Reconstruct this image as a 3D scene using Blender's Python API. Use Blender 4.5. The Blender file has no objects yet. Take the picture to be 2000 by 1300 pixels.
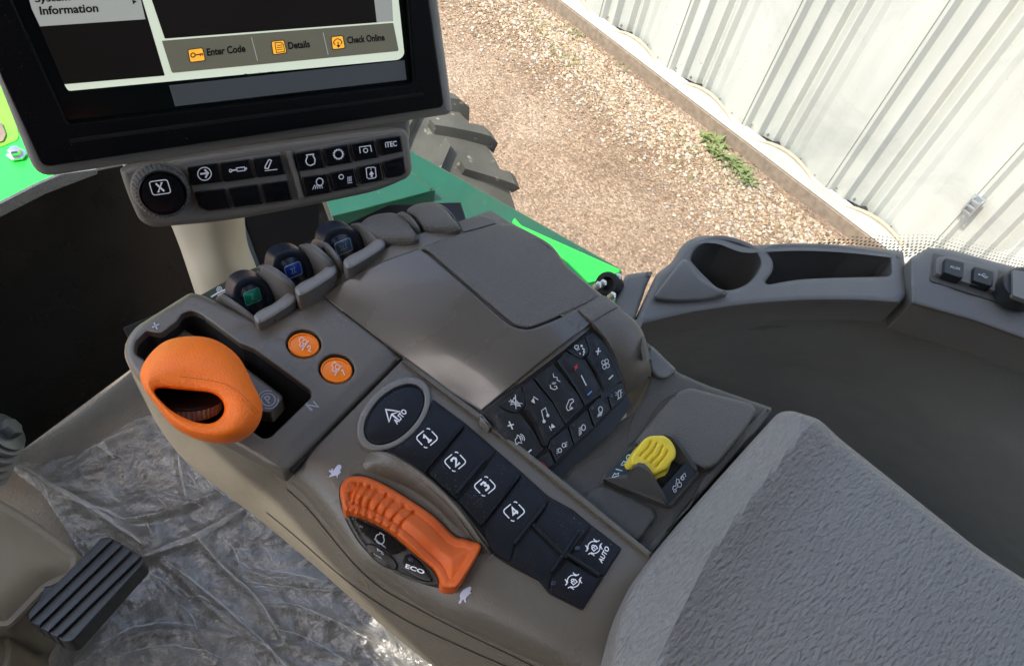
import bpy, bmesh, math, random
import numpy as np
from mathutils import Vector, Matrix, noise
from mathutils.bvhtree import BVHTree
from mathutils.geometry import delaunay_2d_cdt
random.seed(7)
scene = bpy.context.scene
COL = scene.collection

# ---------------------------------------------------------------- camera
# x = right of the tractor, y = forward, z = up; ground at z = 0; metres
F = 1400.0
CAM = Vector((0.0, 0.0, 2.75))
def _n(v):
    v = np.array(v, float); return v / np.linalg.norm(v)
_up = -_n((-260, -1030, -1400))
_fw = _n((-2320, 2488, -1400)); _fw = _n(_fw - _up * np.dot(_fw, _up))
_rt = np.cross(_fw, _up)
R = np.array([_rt, _fw, _up])
cam_data = bpy.data.cameras.new("camera")
cam = bpy.data.objects.new("camera", cam_data); COL.objects.link(cam)
cam_data.sensor_width = 36.0
cam_data.lens = 36.0 * F / 2000.0
cam_data.clip_start = 0.02; cam_data.clip_end = 400.0
m4 = Matrix([list(R[0]) + [CAM.x], list(R[1]) + [CAM.y], list(R[2]) + [CAM.z], [0, 0, 0, 1]])
cam.matrix_world = m4
scene.camera = cam

# ---------------------------------------------------------------- light
SUN = Vector((-0.50, 0.12, 0.857)).normalized()      # towards the sun
world = bpy.data.worlds.new("World"); scene.world = world
world.use_nodes = True
nt = world.node_tree; nt.nodes.clear()
wo = nt.nodes.new("ShaderNodeOutputWorld"); bg = nt.nodes.new("ShaderNodeBackground")
sky = nt.nodes.new("ShaderNodeTexSky"); sky.sky_type = 'NISHITA'; sky.sun_disc = False
sky.sun_elevation = math.asin(SUN.z); sky.sun_rotation = math.atan2(SUN.x, SUN.y)
sky.air_density = 1.0; sky.dust_density = 2.5; sky.ozone_density = 1.0
nt.links.new(sky.outputs[0], bg.inputs[0]); nt.links.new(bg.outputs[0], wo.inputs[0])
bg.inputs[1].default_value = 0.15
sd = bpy.data.lights.new("sun", 'SUN'); sd.energy = 2.0; sd.angle = math.radians(0.5); sd.color = (1.0, 0.955, 0.88)
so = bpy.data.objects.new("sun", sd); COL.objects.link(so)
so.rotation_euler = (-SUN).to_track_quat('-Z', 'Y').to_euler()
so.location = (-3, 0, 8)
vs = scene.view_settings
vs.view_transform = 'Standard'; vs.look = 'None'; vs.gamma = 1.0; vs.use_curve_mapping = False
vs.exposure = 1.8
scene.cycles.max_bounces = 10; scene.cycles.diffuse_bounces = 5; scene.cycles.glossy_bounces = 4
scene.cycles.transparent_max_bounces = 12

# ---------------------------------------------------------------- pixel -> world
def ray(px, py):
    v = R.T @ np.array([1, 1, 1]) if False else R @ np.array([(px - 1000) / F, -(py - 650) / F, -1.0])
    return Vector(v.tolist())
def W(px, py, h):                      # point on the level plane h metres above the camera (h < 0)
    r = ray(px, py); return CAM + r * (h / r.z)
def Dp(px, py, d):
    return CAM + ray(px, py) * d
def proj(p):
    v = R.T @ np.array(list(p - CAM)); return (1000 + F * v[0] / -v[2], 650 - F * v[1] / -v[2])

class Plane:
    def __init__(s, a, b, c):
        s.p = a.copy(); n = (b - a).cross(c - a).normalized()
        if n.dot(CAM - a) < 0: n = -n
        s.n = n
    def __call__(s, px, py):
        r = ray(px, py); t = (s.p - CAM).dot(s.n) / r.dot(s.n)
        return CAM + r * t, s.n
def plane3(a, b, c): return Plane(W(*a), W(*b), W(*c))
def level(h):
    return Plane(CAM + Vector((0, 0, h)), CAM + Vector((1, 0, h)), CAM + Vector((0, 1, h)))
class Surf:                            # a finished mesh as a surface to lay things on
    def __init__(s, verts, faces):
        s.b = BVHTree.FromPolygons(verts, faces); s.v = verts; s.f = faces
        s.vn = [Vector() for _ in verts]
        for f in faces:
            nn = (verts[f[1]] - verts[f[0]]).cross(verts[f[-1]] - verts[f[0]])
            for i in f: s.vn[i] = s.vn[i] + nn
    def __call__(s, px, py):
        r = ray(px, py)
        loc, nr, i, d = s.b.ray_cast(CAM, r.normalized())
        if loc is None:
            loc, nr, i, d = s.b.find_nearest(CAM + r * s.guess(px, py))
        q = Vector(); nr = Vector(nr)
        for k in s.f[i]:
            w = 1 / ((s.v[k] - loc).length + 1e-6); vn = s.vn[k].normalized()
            q += vn * w
        if q.length > 1e-6 and abs(q.normalized().dot(nr)) > .5: nr = q.normalized()
        if nr.dot(CAM - loc) < 0: nr = -nr
        return loc, nr
    def guess(s, px, py):
        if not hasattr(s, 'g'):
            s.g = 0.38
        return s.g
def towards(px, py, p, n, l):
    r = ray(px, py); c = -r.dot(n)
    return p - r * (l / max(c, .3))
class Lifted:
    def __init__(s, base, l): s.b = base; s.l = l
    def __call__(s, px, py):
        p, n = s.b(px, py)
        r = ray(px, py); c = -r.dot(n)
        return p - r * (s.l / max(c, .2)), n

# ---------------------------------------------------------------- objects
WL = {}
def empty(name, label, cat, loc, group=None):
    o = bpy.data.objects.new(name, None); COL.objects.link(o)
    o.empty_display_size = .05
    o.location = loc; WL[o.name] = Vector(loc)
    o['label'] = label; o['category'] = cat
    if group: o['group'] = group
    return o
def mesh(name, verts, faces, mat, parent=None, smooth=True, label=None, cat=None, group=None, kind=None, autos=35):
    verts = [Vector(v) for v in verts]
    lo = Vector((min(v.x for v in verts), min(v.y for v in verts), min(v.z for v in verts)))
    hi = Vector((max(v.x for v in verts), max(v.y for v in verts), max(v.z for v in verts)))
    c = (lo + hi) / 2
    me = bpy.data.meshes.new(name)
    me.from_pydata([v - c for v in verts], [], faces)
    me.materials.append(mat)
    bm = bmesh.new(); bm.from_mesh(me)
    bmesh.ops.remove_doubles(bm, verts=bm.verts, dist=1e-7)
    bm.to_mesh(me); bm.free()
    if smooth:
        me.shade_smooth()
        try: me.set_sharp_from_angle(angle=math.radians(autos))
        except Exception: pass
    me.update()
    o = bpy.data.objects.new(name, me); COL.objects.link(o)
    WL[o.name] = c
    if parent is not None:
        o.parent = parent; o.location = c - WL[parent.name]
    else: o.location = c
    if label: o['label'] = label
    if cat: o['category'] = cat
    if group: o['group'] = group
    if kind: o['kind'] = kind
    return o
class MB:
    def __init__(s): s.v = []; s.f = []
    def add(s, v, f):
        b = len(s.v); s.v += [Vector(x) for x in v]; s.f += [[i + b for i in q] for q in f]
    def box(s, c, sx, sy, sz, M=None):
        vs_ = []
        for dx in (-1, 1):
            for dy in (-1, 1):
                for dz in (-1, 1):
                    v = Vector((dx * sx / 2, dy * sy / 2, dz * sz / 2))
                    if M is not None: v = M @ v
                    vs_.append(Vector(c) + v)
        s.add(vs_, [(0, 1, 3, 2), (4, 6, 7, 5), (0, 4, 5, 1), (2, 3, 7, 6), (0, 2, 6, 4), (1, 5, 7, 3)])
    def cyl(s, a, b, r0, r1=None, n=24, cap=True):
        a = Vector(a); b = Vector(b); r1 = r0 if r1 is None else r1
        z = (b - a).normalized(); x = z.orthogonal().normalized(); y = z.cross(x)
        v = []
        for k in range(n):
            t = 2 * math.pi * k / n; d = x * math.cos(t) + y * math.sin(t)
            v += [a + d * r0, b + d * r1]
        f = [(2 * k, 2 * ((k + 1) % n), 2 * ((k + 1) % n) + 1, 2 * k + 1) for k in range(n)]
        if cap:
            f.append([2 * k for k in range(n)][::-1]); f.append([2 * k + 1 for k in range(n)])
        s.add(v, f)
    def lathe(s, c, ax, prof, n=40, ref=None, mod=None):
        """prof = (radius, height along ax)"""
        z = Vector(ax).normalized(); x = (ref or z.orthogonal()); x = (x - z * x.dot(z)).normalized(); y = z.cross(x)
        v = []
        for (r, h) in prof:
            for k in range(n):
                t = 2 * math.pi * k / n
                rr = r * (mod(k, r, h) if mod else 1)
                v.append(Vector(c) + z * h + (x * math.cos(t) + y * math.sin(t)) * rr)
        f = []
        for i in range(len(prof) - 1):
            for k in range(n):
                f.append((i * n + k, i * n + (k + 1) % n, (i + 1) * n + (k + 1) % n, (i + 1) * n + k))
        f.append([k for k in range(n)][::-1]); f.append([(len(prof) - 1) * n + k for k in range(n)])
        s.add(v, f)
    def build(s, name, mat, parent=None, **k): return mesh(name, s.v, s.f, mat, parent, **k)

# ---------------------------------------------------------------- 2D helpers (photo pixels)
def rnd(pts, r=8, n=5):
    """round the corners of a closed outline; a point may be (x, y) or (x, y, radius)"""
    out = []; N = len(pts)
    for i, p in enumerate(pts):
        rr = p[2] if len(p) > 2 else r
        P = Vector(p[:2]); A = Vector(pts[i - 1][:2]); B = Vector(pts[(i + 1) % N][:2])
        la = (A - P).length; lb = (B - P).length
        d = min(rr, la * .48, lb * .48)
        if d < .4: out.append((P.x, P.y)); continue
        a = P + (A - P) / la * d; b = P + (B - P) / lb * d
        for k in range(n + 1):
            t = k / n; q = a * (1 - t) ** 2 + P * 2 * t * (1 - t) + b * t * t
            out.append((q.x, q.y))
    return out
def spl(pts, n=6, closed=False):
    """Catmull-Rom through 2D points"""
    P = [np.array(p, float) for p in pts]; out = []; N = len(P)
    rng = range(N) if closed else range(N - 1)
    for i in rng:
        if closed: a, b, c, d = P[i - 1], P[i], P[(i + 1) % N], P[(i + 2) % N]
        else: a, b, c, d = P[max(i - 1, 0)], P[i], P[i + 1], P[min(i + 2, N - 1)]
        for k in range(n):
            t = k / n
            out.append(tuple(.5 * ((2 * b) + (c - a) * t + (2 * a - 5 * b + 4 * c - d) * t * t + (3 * b - a - 3 * c + d) * t ** 3)))
    if not closed: out.append(tuple(P[-1]))
    return out
def ell(cx, cy, a, b, ang=0, n=36):
    ang = math.radians(ang); ca, sa = math.cos(ang), math.sin(ang)
    return [(cx + a * math.cos(t) * ca + b * math.sin(t) * sa, cy - a * math.cos(t) * sa + b * math.sin(t) * ca) for t in [2 * math.pi * k / n for k in range(n)]]
def area(p): return .5 * sum(p[i - 1][0] * p[i][1] - p[i][0] * p[i - 1][1] for i in range(len(p)))
def clean(p, e=.3):
    o = []
    for q in p:
        if not o or math.hypot(q[0] - o[-1][0], q[1] - o[-1][1]) > e: o.append((float(q[0]), float(q[1])))
    if len(o) > 2 and math.hypot(o[0][0] - o[-1][0], o[0][1] - o[-1][1]) <= e: o.pop()
    return o
def dens(p, step):
    o = []
    for i in range(len(p)):
        a = p[i]; b = p[(i + 1) % len(p)]; L = math.hypot(b[0] - a[0], b[1] - a[1]); k = max(1, int(L / step))
        o += [(a[0] + (b[0] - a[0]) * j / k, a[1] + (b[1] - a[1]) * j / k) for j in range(k)]
    return o
def inset(p, d):
    s = 1 if area(p) > 0 else -1; N = len(p); o = []
    for i in range(N):
        a = p[i - 1]; b = p[i]; c = p[(i + 1) % N]
        e1 = Vector((b[0] - a[0], b[1] - a[1])).normalized(); e2 = Vector((c[0] - b[0], c[1] - b[1])).normalized()
        n1 = Vector((-e1.y, e1.x)) * s; n2 = Vector((-e2.y, e2.x)) * s
        m = n1 + n2
        if m.length < 1e-6: m = n1
        m.normalize(); k = d / max(m.dot(n1), .5)
        o.append((b[0] + m.x * k, b[1] + m.y * k))
    return o
def pip(p, X, Y):
    """points in polygon, vectorised"""
    ins = np.zeros(X.shape, bool); N = len(p)
    for i in range(N):
        x1, y1 = p[i - 1]; x2, y2 = p[i]
        if y1 == y2: continue
        c = ((y1 > Y) != (y2 > Y)) & (X < (x2 - x1) * (Y - y1) / (y2 - y1) + x1)
        ins ^= c
    return ins
def pdist(p, X, Y):
    d = np.full(X.shape, 1e9); N = len(p)
    for i in range(N):
        ax, ay = p[i - 1]; bx, by = p[i]; L = (bx - ax) ** 2 + (by - ay) ** 2
        if L < 1e-9: continue
        t = np.clip(((X - ax) * (bx - ax) + (Y - ay) * (by - ay)) / L, 0, 1)
        d = np.minimum(d, np.hypot(X - ax - t * (bx - ax), Y - ay - t * (by - ay)))
    return d
def cdt(outer, holes, res):
    outs = [outer] + holes; pts = []; edges = []
    for o in outs:
        b = len(pts); pts += o; edges += [(b + i, b + (i + 1) % len(o)) for i in range(len(o))]
    xs = [p[0] for p in outer]; ys = [p[1] for p in outer]
    gx, gy = np.meshgrid(np.arange(min(xs) + res / 2, max(xs), res), np.arange(min(ys) + res / 2, max(ys), res))
    gx = gx + (np.arange(gx.shape[0]) % 2)[:, None] * res / 2
    X, Y = gx.ravel(), gy.ravel()
    if len(X):
        ok = pip(outer, X, Y) & (pdist(outer, X, Y) > res * .45)
        for h in holes: ok &= ~pip(h, X, Y) & (pdist(h, X, Y) > res * .45)
        pts = pts + list(zip(X[ok].tolist(), Y[ok].tolist()))
    r = delaunay_2d_cdt([Vector(p) for p in pts], edges, [], 0, 1e-4)
    V = [(v.x, v.y) for v in r[0]]; T = [list(f) for f in r[2]]
    cx = np.array([sum(V[i][0] for i in t) / 3 for t in T]); cy = np.array([sum(V[i][1] for i in t) / 3 for t in T])
    ok = pip(outer, cx, cy)
    for h in holes: ok &= ~pip(h, cx, cy)
    return V, [t for t, k in zip(T, ok) if k]

def tile(name, outline, surf, mat, parent=None, lift=.001, depth=.003, r=.0006, res=22, crown=0, cw=None, hfun=None,
         holes=(), hdepth=None, hr=None, down=None, step=None, rn=3, ret=False, flare=0, sup=True, **kw):
    """solid panel: outline in photo pixels, laid on surf, top raised by lift, walls depth deep, edges rounded by r metres"""
    o = clean(outline)
    if area(o) < 0: o = o[::-1]
    o = dens(o, step or max(res, 6))
    d0 = (surf(*o[0])[0] - CAM).length; k = F / d0
    def lifted(px, py, l):
        p, n = surf(px, py); return towards(px, py, p, n, l)
    def rings(poly, sgn, dep, rr):
        out = []
        for a in range(rn + 1):
            th = math.pi / 2 * a / rn
            ins = sgn * rr * (1 - math.cos(th)) * k; lo = lift - rr * (1 - math.sin(th))
            out.append((inset(poly, ins), lo))
        if sup: out.append((inset(poly, sgn * (rr * k + 1.3)), lift))
        return out
    V = []; Fc = []
    main = rings(o, 1, depth, r)
    hl = []
    for h in holes:
        h = clean(h)
        if area(h) < 0: h = h[::-1]
        hl.append(rings(dens(h, step or max(res, 6)), -1, hdepth or depth, hr or r))
    top_o = clean(main[-1][0], .05); top_h = [clean(h[-1][0], .05) for h in hl]
    def field(pts):
        X = np.array([p[0] for p in pts]); Y = np.array([p[1] for p in pts]); z = np.zeros(len(pts))
        if crown:
            d = pdist(top_o, X, Y); w = cw or max(d.max(), 1)
            t = np.clip(d / w, 0, 1); z += crown * np.sin(t * math.pi / 2)
        if hfun is not None: z += hfun(X, Y)
        return z
    tv, tf = cdt(top_o, top_h, res)
    z = field(tv)
    base = [lifted(x, y, lift + zz) for (x, y), zz in zip(tv, z)]
    tf2 = []
    for t in tf:
        a, b, c = (base[i] for i in t)
        nn = (b - a).cross(c - a)
        tf2.append(t if nn.dot(CAM - a) > 0 else t[::-1])
    V += base; Fc += tf2
    for g, rg in enumerate([main] + hl):
        dep = depth if g == 0 else (hdepth or depth)
        loops = []
        for (poly, l) in rg:
            z = field(poly)
            loops.append([lifted(x, y, l + zz) for (x, y), zz in zip(poly, z)])
        bot = []
        for i, (x, y) in enumerate(rg[0][0]):
            p, n = surf(x, y); dv = Vector(down) if down is not None else -n
            q = loops[0][i] + dv * dep
            bot.append(q)
        if flare and g == 0:
            cc = sum(bot, Vector()) / len(bot); bot = [q + (q - cc).normalized() * flare for q in bot]
        loops = [bot] + loops
        for a in range(len(loops) - 1):
            b0 = len(V); n = len(loops[a]); V += loops[a] + loops[a + 1]
            for i in range(n):
                j = (i + 1) % n
                q = (b0 + i, b0 + n + i, b0 + n + j, b0 + j)
                Fc.append(q if g == 0 else q[::-1])
    ob = mesh(name, V, Fc, mat, parent, **kw)
    # consistent outward normals
    if ret: return ob, Surf([Vector(v) for v in base], tf2)
    return ob
def loft(name, rows, mat, parent=None, nu=6, nv=6, thick=.003, ret=False, hfun=None, **kw):
    """smooth sheet through rows of (px, py, h) control points, given thickness away from the viewer"""
    P = np.array([[list(W(*c)) if len(c) == 3 else list(Dp(c[0], c[1], c[3])) for c in rw] for rw in rows])
    def cr(A, n):
        out = []; N = len(A)
        for i in range(N - 1):
            a, b, c, d = A[max(i - 1, 0)], A[i], A[i + 1], A[min(i + 2, N - 1)]
            for k in range(n):
                t = k / n
                out.append(.5 * ((2 * b) + (c - a) * t + (2 * a - 5 * b + 4 * c - d) * t * t + (3 * b - a - 3 * c + d) * t ** 3))
        out.append(A[-1]); return np.array(out)
    Q = cr(P, nv); Q = cr(Q.transpose(1, 0, 2), nu).transpose(1, 0, 2)
    a, b, _ = Q.shape
    V = [Vector(Q[i, j]) for i in range(a) for j in range(b)]
    Fc = [(i * b + j, i * b + j + 1, (i + 1) * b + j + 1, (i + 1) * b + j) for i in range(a - 1) for j in range(b - 1)]
    s = 0
    nor = [Vector() for _ in V]
    for f in Fc:
        nn = (V[f[1]] - V[f[0]]).cross(V[f[3]] - V[f[0]])
        s += 1 if nn.dot(CAM - V[f[0]]) > 0 else -1
        for i in f: nor[i] += nn
    if s < 0:
        Fc = [f[::-1] for f in Fc]; nor = [-n_ for n_ in nor]
    nor = [n_.normalized() for n_ in nor]
    if hfun:
        V = [v + n_ * hfun(v) for v, n_ in zip(V, nor)]
    sf = Surf(V, Fc) if ret else None
    if thick:
        N = len(V); V2 = V + [v - n_ * thick for v, n_ in zip(V, nor)]
        F2 = list(Fc) + [tuple(i + N for i in f[::-1]) for f in Fc]
        rim = [i * b for i in range(a)][::-1] + [j for j in range(1, b)] + [i * b + b - 1 for i in range(1, a)] + [(a - 1) * b + j for j in range(b - 2, 0, -1)]
        for i in range(len(rim)):
            p, q = rim[i], rim[(i + 1) % len(rim)]; F2.append((p, q, q + N, p + N))
        o = mesh(name, V2, F2, mat, parent, **kw)
        bm = bmesh.new(); bm.from_mesh(o.data); bmesh.ops.recalc_face_normals(bm, faces=bm.faces); bm.to_mesh(o.data); bm.free()
    else:
        o = mesh(name, V, Fc, mat, parent, **kw)
    return (o, sf) if ret else o
# ---------------------------------------------------------------- marks laid on surfaces
class Fr:
    """2D frame in the photo: centre, vector of one unit to the right, vector of one unit up (in pixels)"""
    def __init__(s, c, ex, ey): s.c = c; s.x = ex; s.y = ey
    def __call__(s, p): return (s.c[0] + s.x[0] * p[0] + s.y[0] * p[1], s.c[1] + s.x[1] * p[0] + s.y[1] * p[1])
def arc(cx, cy, r, a0=0, a1=360, n=20, ry=None):
    ry = r if ry is None else ry
    return [(cx + r * math.cos(math.radians(a0 + (a1 - a0) * k / n)), cy + ry * math.sin(math.radians(a0 + (a1 - a0) * k / n))) for k in range(n + 1)]
def rrect(w, h, r, n=4):
    o = []
    for sx, sy, a in ((1, 1, 0), (-1, 1, 90), (-1, -1, 180), (1, -1, 270)):
        o += arc(sx * (w - r), sy * (h - r), r, a, a + 90, n)
    return o + [o[0]]
class Mark:
    def __init__(s, surf, lift=.0004): s.s = surf; s.l = lift; s.mb = MB()
    def pt(s, q):
        p, n = s.s(*q); return towards(q[0], q[1], p, n, s.l)
    def line(s, pts, w, fr=None):
        """ribbon, w in photo pixels"""
        if fr: pts = [fr(p) for p in pts]
        closed = math.hypot(pts[0][0] - pts[-1][0], pts[0][1] - pts[-1][1]) < .01 and len(pts) > 3
        if closed: pts = pts[:-1]
        P = []
        for i in range(len(pts) - (0 if closed else 1)):
            a = pts[i]; b = pts[(i + 1) % len(pts)]; L = math.hypot(b[0] - a[0], b[1] - a[1]); k = max(1, int(L / 10))
            P += [(a[0] + (b[0] - a[0]) * j / k, a[1] + (b[1] - a[1]) * j / k) for j in range(k)]
        if not closed: P.append(pts[-1])
        n = len(P); V = []
        for i in range(n):
            a = P[i - 1] if (i or closed) else P[i]; b = P[i]; c = P[(i + 1) % n] if (closed or i < n - 1) else P[i]
            e1 = Vector((b[0] - a[0], b[1] - a[1])); e2 = Vector((c[0] - b[0], c[1] - b[1]))
            if e1.length < 1e-6: e1 = e2
            if e2.length < 1e-6: e2 = e1
            if e1.length < 1e-6: return
            e1.normalize(); e2.normalize()
            n1 = Vector((-e1.y, e1.x)); n2 = Vector((-e2.y, e2.x)); m = n1 + n2
            if m.length < .1: m = n1
            m.normalize(); k = w / 2 / max(m.dot(n1), .6)
            V += [s.pt((b[0] + m.x * k, b[1] + m.y * k)), s.pt((b[0] - m.x * k, b[1] - m.y * k))]
        f = [(2 * i, 2 * i + 1, 2 * ((i + 1) % n) + 1, 2 * ((i + 1) % n)) for i in range(n if closed else n - 1)]
        s.mb.add(V, f)
    def fill(s, pts, fr=None, res=25):
        if fr: pts = [fr(p) for p in pts]
        pts = clean(pts, .05)
        v, f = cdt(pts, [], res); s.mb.add([s.pt(q) for q in v], f)
    def text(s, body, p0, p1, p2, bold=.0):
        """text box: p0 bottom left, p1 bottom right, p2 top left (photo pixels)"""
        cu = bpy.data.curves.new("t", 'FONT'); cu.body = body; cu.resolution_u = 3; cu.offset = bold
        ob = bpy.data.objects.new("t", cu); COL.objects.link(ob)
        dg = bpy.context.evaluated_depsgraph_get(); dg.update()
        me = ob.evaluated_get(dg).to_mesh()
        v = [(q.co.x, q.co.y) for q in me.vertices]; f = [list(q.vertices) for q in me.polygons]
        ob.evaluated_get(dg).to_mesh_clear(); bpy.data.objects.remove(ob); bpy.data.curves.remove(cu)
        x0 = min(q[0] for q in v); x1 = max(q[0] for q in v); y0 = min(q[1] for q in v); y1 = max(q[1] for q in v)
        fr = Fr(p0, (p1[0] - p0[0], p1[1] - p0[1]), (p2[0] - p0[0], p2[1] - p0[1]))
        s.mb.add([s.pt(fr(((q[0] - x0) / (x1 - x0), (q[1] - y0) / (y1 - y0)))) for q in v], f)
    def build(s, name, mat, parent, **k):
        V = s.mb.v; f2 = []
        for f in s.mb.f:
            a, b, c = V[f[0]], V[f[1]], V[f[2]]
            f2.append(f if (b - a).cross(c - a).dot(CAM - a) > 0 else f[::-1])
        return mesh(name, V, f2, mat, parent, smooth=False, **k)

# ---------------------------------------------------------------- materials
def mat(name, col, rough=.5, grain=0, gs=900, var=.06, vs_=40, metal=0, coat=0, spec=.5, dust=0, dcol=(.55, .52, .46), emit=None, es=0,
        alpha=1, dscale=1500, scratch=0, blotch=0):
    m = bpy.data.materials.new(name); m.use_nodes = True; t = m.node_tree; N = t.nodes; L = t.links
    b = N["Principled BSDF"]
    b.inputs["Roughness"].default_value = rough; b.inputs["Metallic"].default_value = metal
    b.inputs["Specular IOR Level"].default_value = spec; b.inputs["Coat Weight"].default_value = coat
    b.inputs["Coat Roughness"].default_value = .08; b.inputs["Alpha"].default_value = alpha
    tc = N.new("ShaderNodeTexCoord"); geo = N.new("ShaderNodeNewGeometry")
    pos = geo.outputs["Position"]
    col = tuple(col) + (1,)
    nz = N.new("ShaderNodeTexNoise"); nz.inputs["Scale"].default_value = vs_; nz.inputs["Detail"].default_value = 6
    L.new(pos, nz.inputs["Vector"])
    mx = N.new("ShaderNodeMix"); mx.data_type = 'RGBA'
    mx.inputs[6].default_value = tuple(c * (1 - var) for c in col[:3]) + (1,); mx.inputs[7].default_value = tuple(min(c * (1 + var), 1) for c in col[:3]) + (1,)
    L.new(nz.outputs[0], mx.inputs[0]); out = mx.outputs[2]
    if dust:
        d = N.new("ShaderNodeTexNoise"); d.inputs["Scale"].default_value = dscale; d.inputs["Detail"].default_value = 2
        L.new(pos, d.inputs["Vector"])
        d2 = N.new("ShaderNodeTexNoise"); d2.inputs["Scale"].default_value = 30; d2.inputs["Detail"].default_value = 4; L.new(pos, d2.inputs["Vector"])
        ad = N.new("ShaderNodeMath"); ad.operation = 'MULTIPLY_ADD'; ad.inputs[1].default_value = .35
        L.new(d2.outputs[0], ad.inputs[0]); L.new(d.outputs[0], ad.inputs[2])
        mr = N.new("ShaderNodeMapRange"); mr.inputs[1].default_value = .965 - dust * .10; mr.inputs[2].default_value = 1.03 - dust * .08
        mr.inputs[3].default_value = 0; mr.inputs[4].default_value = .45
        L.new(ad.outputs[0], mr.inputs[0])
        m2 = N.new("ShaderNodeMix"); m2.data_type = 'RGBA'; m2.inputs[7].default_value = tuple(dcol) + (1,)
        L.new(mr.outputs[0], m2.inputs[0]); L.new(out, m2.inputs[6]); out = m2.outputs[2]
    L.new(out, b.inputs["Base Color"])
    # roughness wear
    rr = N.new("ShaderNodeMapRange"); rr.inputs[3].default_value = max(rough - .07, .02); rr.inputs[4].default_value = min(rough + .09, 1)
    rz = N.new("ShaderNodeTexNoise"); rz.inputs["Scale"].default_value = 25; rz.inputs["Detail"].default_value = 8; L.new(pos, rz.inputs["Vector"])
    rr.inputs[1].default_value = .3; rr.inputs[2].default_value = .7
    L.new(rz.outputs[0], rr.inputs[0]); L.new(rr.outputs[0], b.inputs["Roughness"])
    if grain:
        g = N.new("ShaderNodeTexNoise"); g.inputs["Scale"].default_value = gs; g.inputs["Detail"].default_value = 3; L.new(pos, g.inputs["Vector"])
        bp = N.new("ShaderNodeBump"); bp.inputs["Strength"].default_value = grain; bp.inputs["Distance"].default_value = .0013
        L.new(g.outputs[0], bp.inputs["Height"]); L.new(bp.outputs[0], b.inputs["Normal"])
    if emit:
        b.inputs["Emission Color"].default_value = tuple(emit) + (1,); b.inputs["Emission Strength"].default_value = es
    return m
def leather_mat():
    m = mat("black leather", (.205, .193, .172), .5, var=.05)
    t = m.node_tree; N = t.nodes; L = t.links; b = N["Principled BSDF"]
    geo = N.new("ShaderNodeNewGeometry")
    mp = N.new("ShaderNodeMapping"); mp.inputs["Rotation"].default_value = (0, 0, .9); mp.inputs["Scale"].default_value = (.42, 1, 1)
    L.new(geo.outputs["Position"], mp.inputs[0])
    nz = N.new("ShaderNodeTexNoise"); nz.inputs["Scale"].default_value = 620; nz.inputs["Detail"].default_value = 2; nz.inputs["Distortion"].default_value = .4
    v = N.new("ShaderNodeTexVoronoi"); v.feature = 'SMOOTH_F1'; v.inputs["Scale"].default_value = 520; L.new(mp.outputs[0], v.inputs["Vector"]); L.new(mp.outputs[0], nz.inputs["Vector"])
    ad = N.new("ShaderNodeMath"); ad.operation = 'MULTIPLY_ADD'; ad.inputs[1].default_value = -.5; L.new(v.outputs[0], ad.inputs[0]); L.new(nz.outputs[0], ad.inputs[2])
    bp = N.new("ShaderNodeBump"); bp.inputs["Strength"].default_value = 1.0; bp.inputs["Distance"].default_value = .0016
    L.new(ad.outputs[0], bp.inputs["Height"]); L.new(bp.outputs[0], b.inputs["Normal"])
    return m
M = {}
M['taupe'] = mat("taupe satin plastic", (.120, .105, .081), .31, grain=.2, gs=1100, dust=.45)
M['taupe2'] = mat("taupe textured plastic", (.150, .134, .108), .5, grain=.5, gs=1800, dust=.4)
M['side'] = mat("tan textured plastic", (.165, .141, .102), .5, grain=.7, gs=1500)
M['gloss'] = mat("glossy taupe lacquer", (.09, .081, .067), .26, coat=.2, dust=.5)
M['char'] = mat("charcoal textured plastic", (.074, .071, .062), .48, grain=.7, gs=1700, dust=.35)
M['lidm'] = mat("grained grey plastic", (.105, .098, .085), .45, grain=.9, gs=1100)
M['key'] = mat("black rubber key", (.0055, .0065, .009), .38, spec=.3, grain=.12, gs=1500, dust=.55)
M['key2'] = mat("dark slate key", (.016, .019, .021), .42, spec=.35, grain=.15, gs=1500, dust=.4)
M['gkey'] = mat("gloss black key", (.003, .003, .004), .27, spec=.3, dust=.3)
M['black'] = mat("deep black plastic", (.006, .006, .006), .6)
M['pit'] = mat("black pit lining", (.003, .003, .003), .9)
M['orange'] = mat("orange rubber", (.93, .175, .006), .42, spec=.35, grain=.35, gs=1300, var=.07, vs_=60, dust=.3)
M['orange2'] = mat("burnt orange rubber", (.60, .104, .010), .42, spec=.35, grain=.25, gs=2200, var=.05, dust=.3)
M['obtn'] = mat("orange button", (.88, .21, .006), .35, spec=.35, var=.04, dust=.35)
M['yellow'] = mat("yellow plastic", (.78, .60, .045), .42, grain=.2, gs=1500, dust=.3, dcol=(.9, .85, .6))
M['white'] = mat("white printing", (.80, .80, .80), .5, var=.02)
M['grey'] = mat("pale grey printing", (.42, .44, .46), .5, var=.02)
M['lilac'] = mat("pale lilac printing", (.50, .50, .62), .5, var=.02)
M['red'] = mat("red printing", (.55, .03, .03), .5)
M['blue'] = mat("blue printing", (.10, .32, .62), .5)
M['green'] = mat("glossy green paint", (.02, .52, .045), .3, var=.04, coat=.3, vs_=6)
M['shaded_green'] = mat("shaded green paint", (.005, .066, .034), .4, var=.25, vs_=8, dust=.7, dscale=300)  # fender green darkened, its shade put into the colour; dust on top
M['leather'] = leather_mat()
M['rail'] = mat("dark grey moulded plastic", (.135, .132, .121), .5, grain=.5, gs=1500)
M['rail2'] = mat("charcoal moulded trim", (.17, .175, .168), .45, grain=.6, gs=900)
M['bez'] = mat("black bezel plastic", (.004, .004, .0045), .45, spec=.12, grain=.3, gs=1600, dust=.3)
M['shell'] = mat("grey display shell", (.19, .185, .17), .45, grain=.2)
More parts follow.
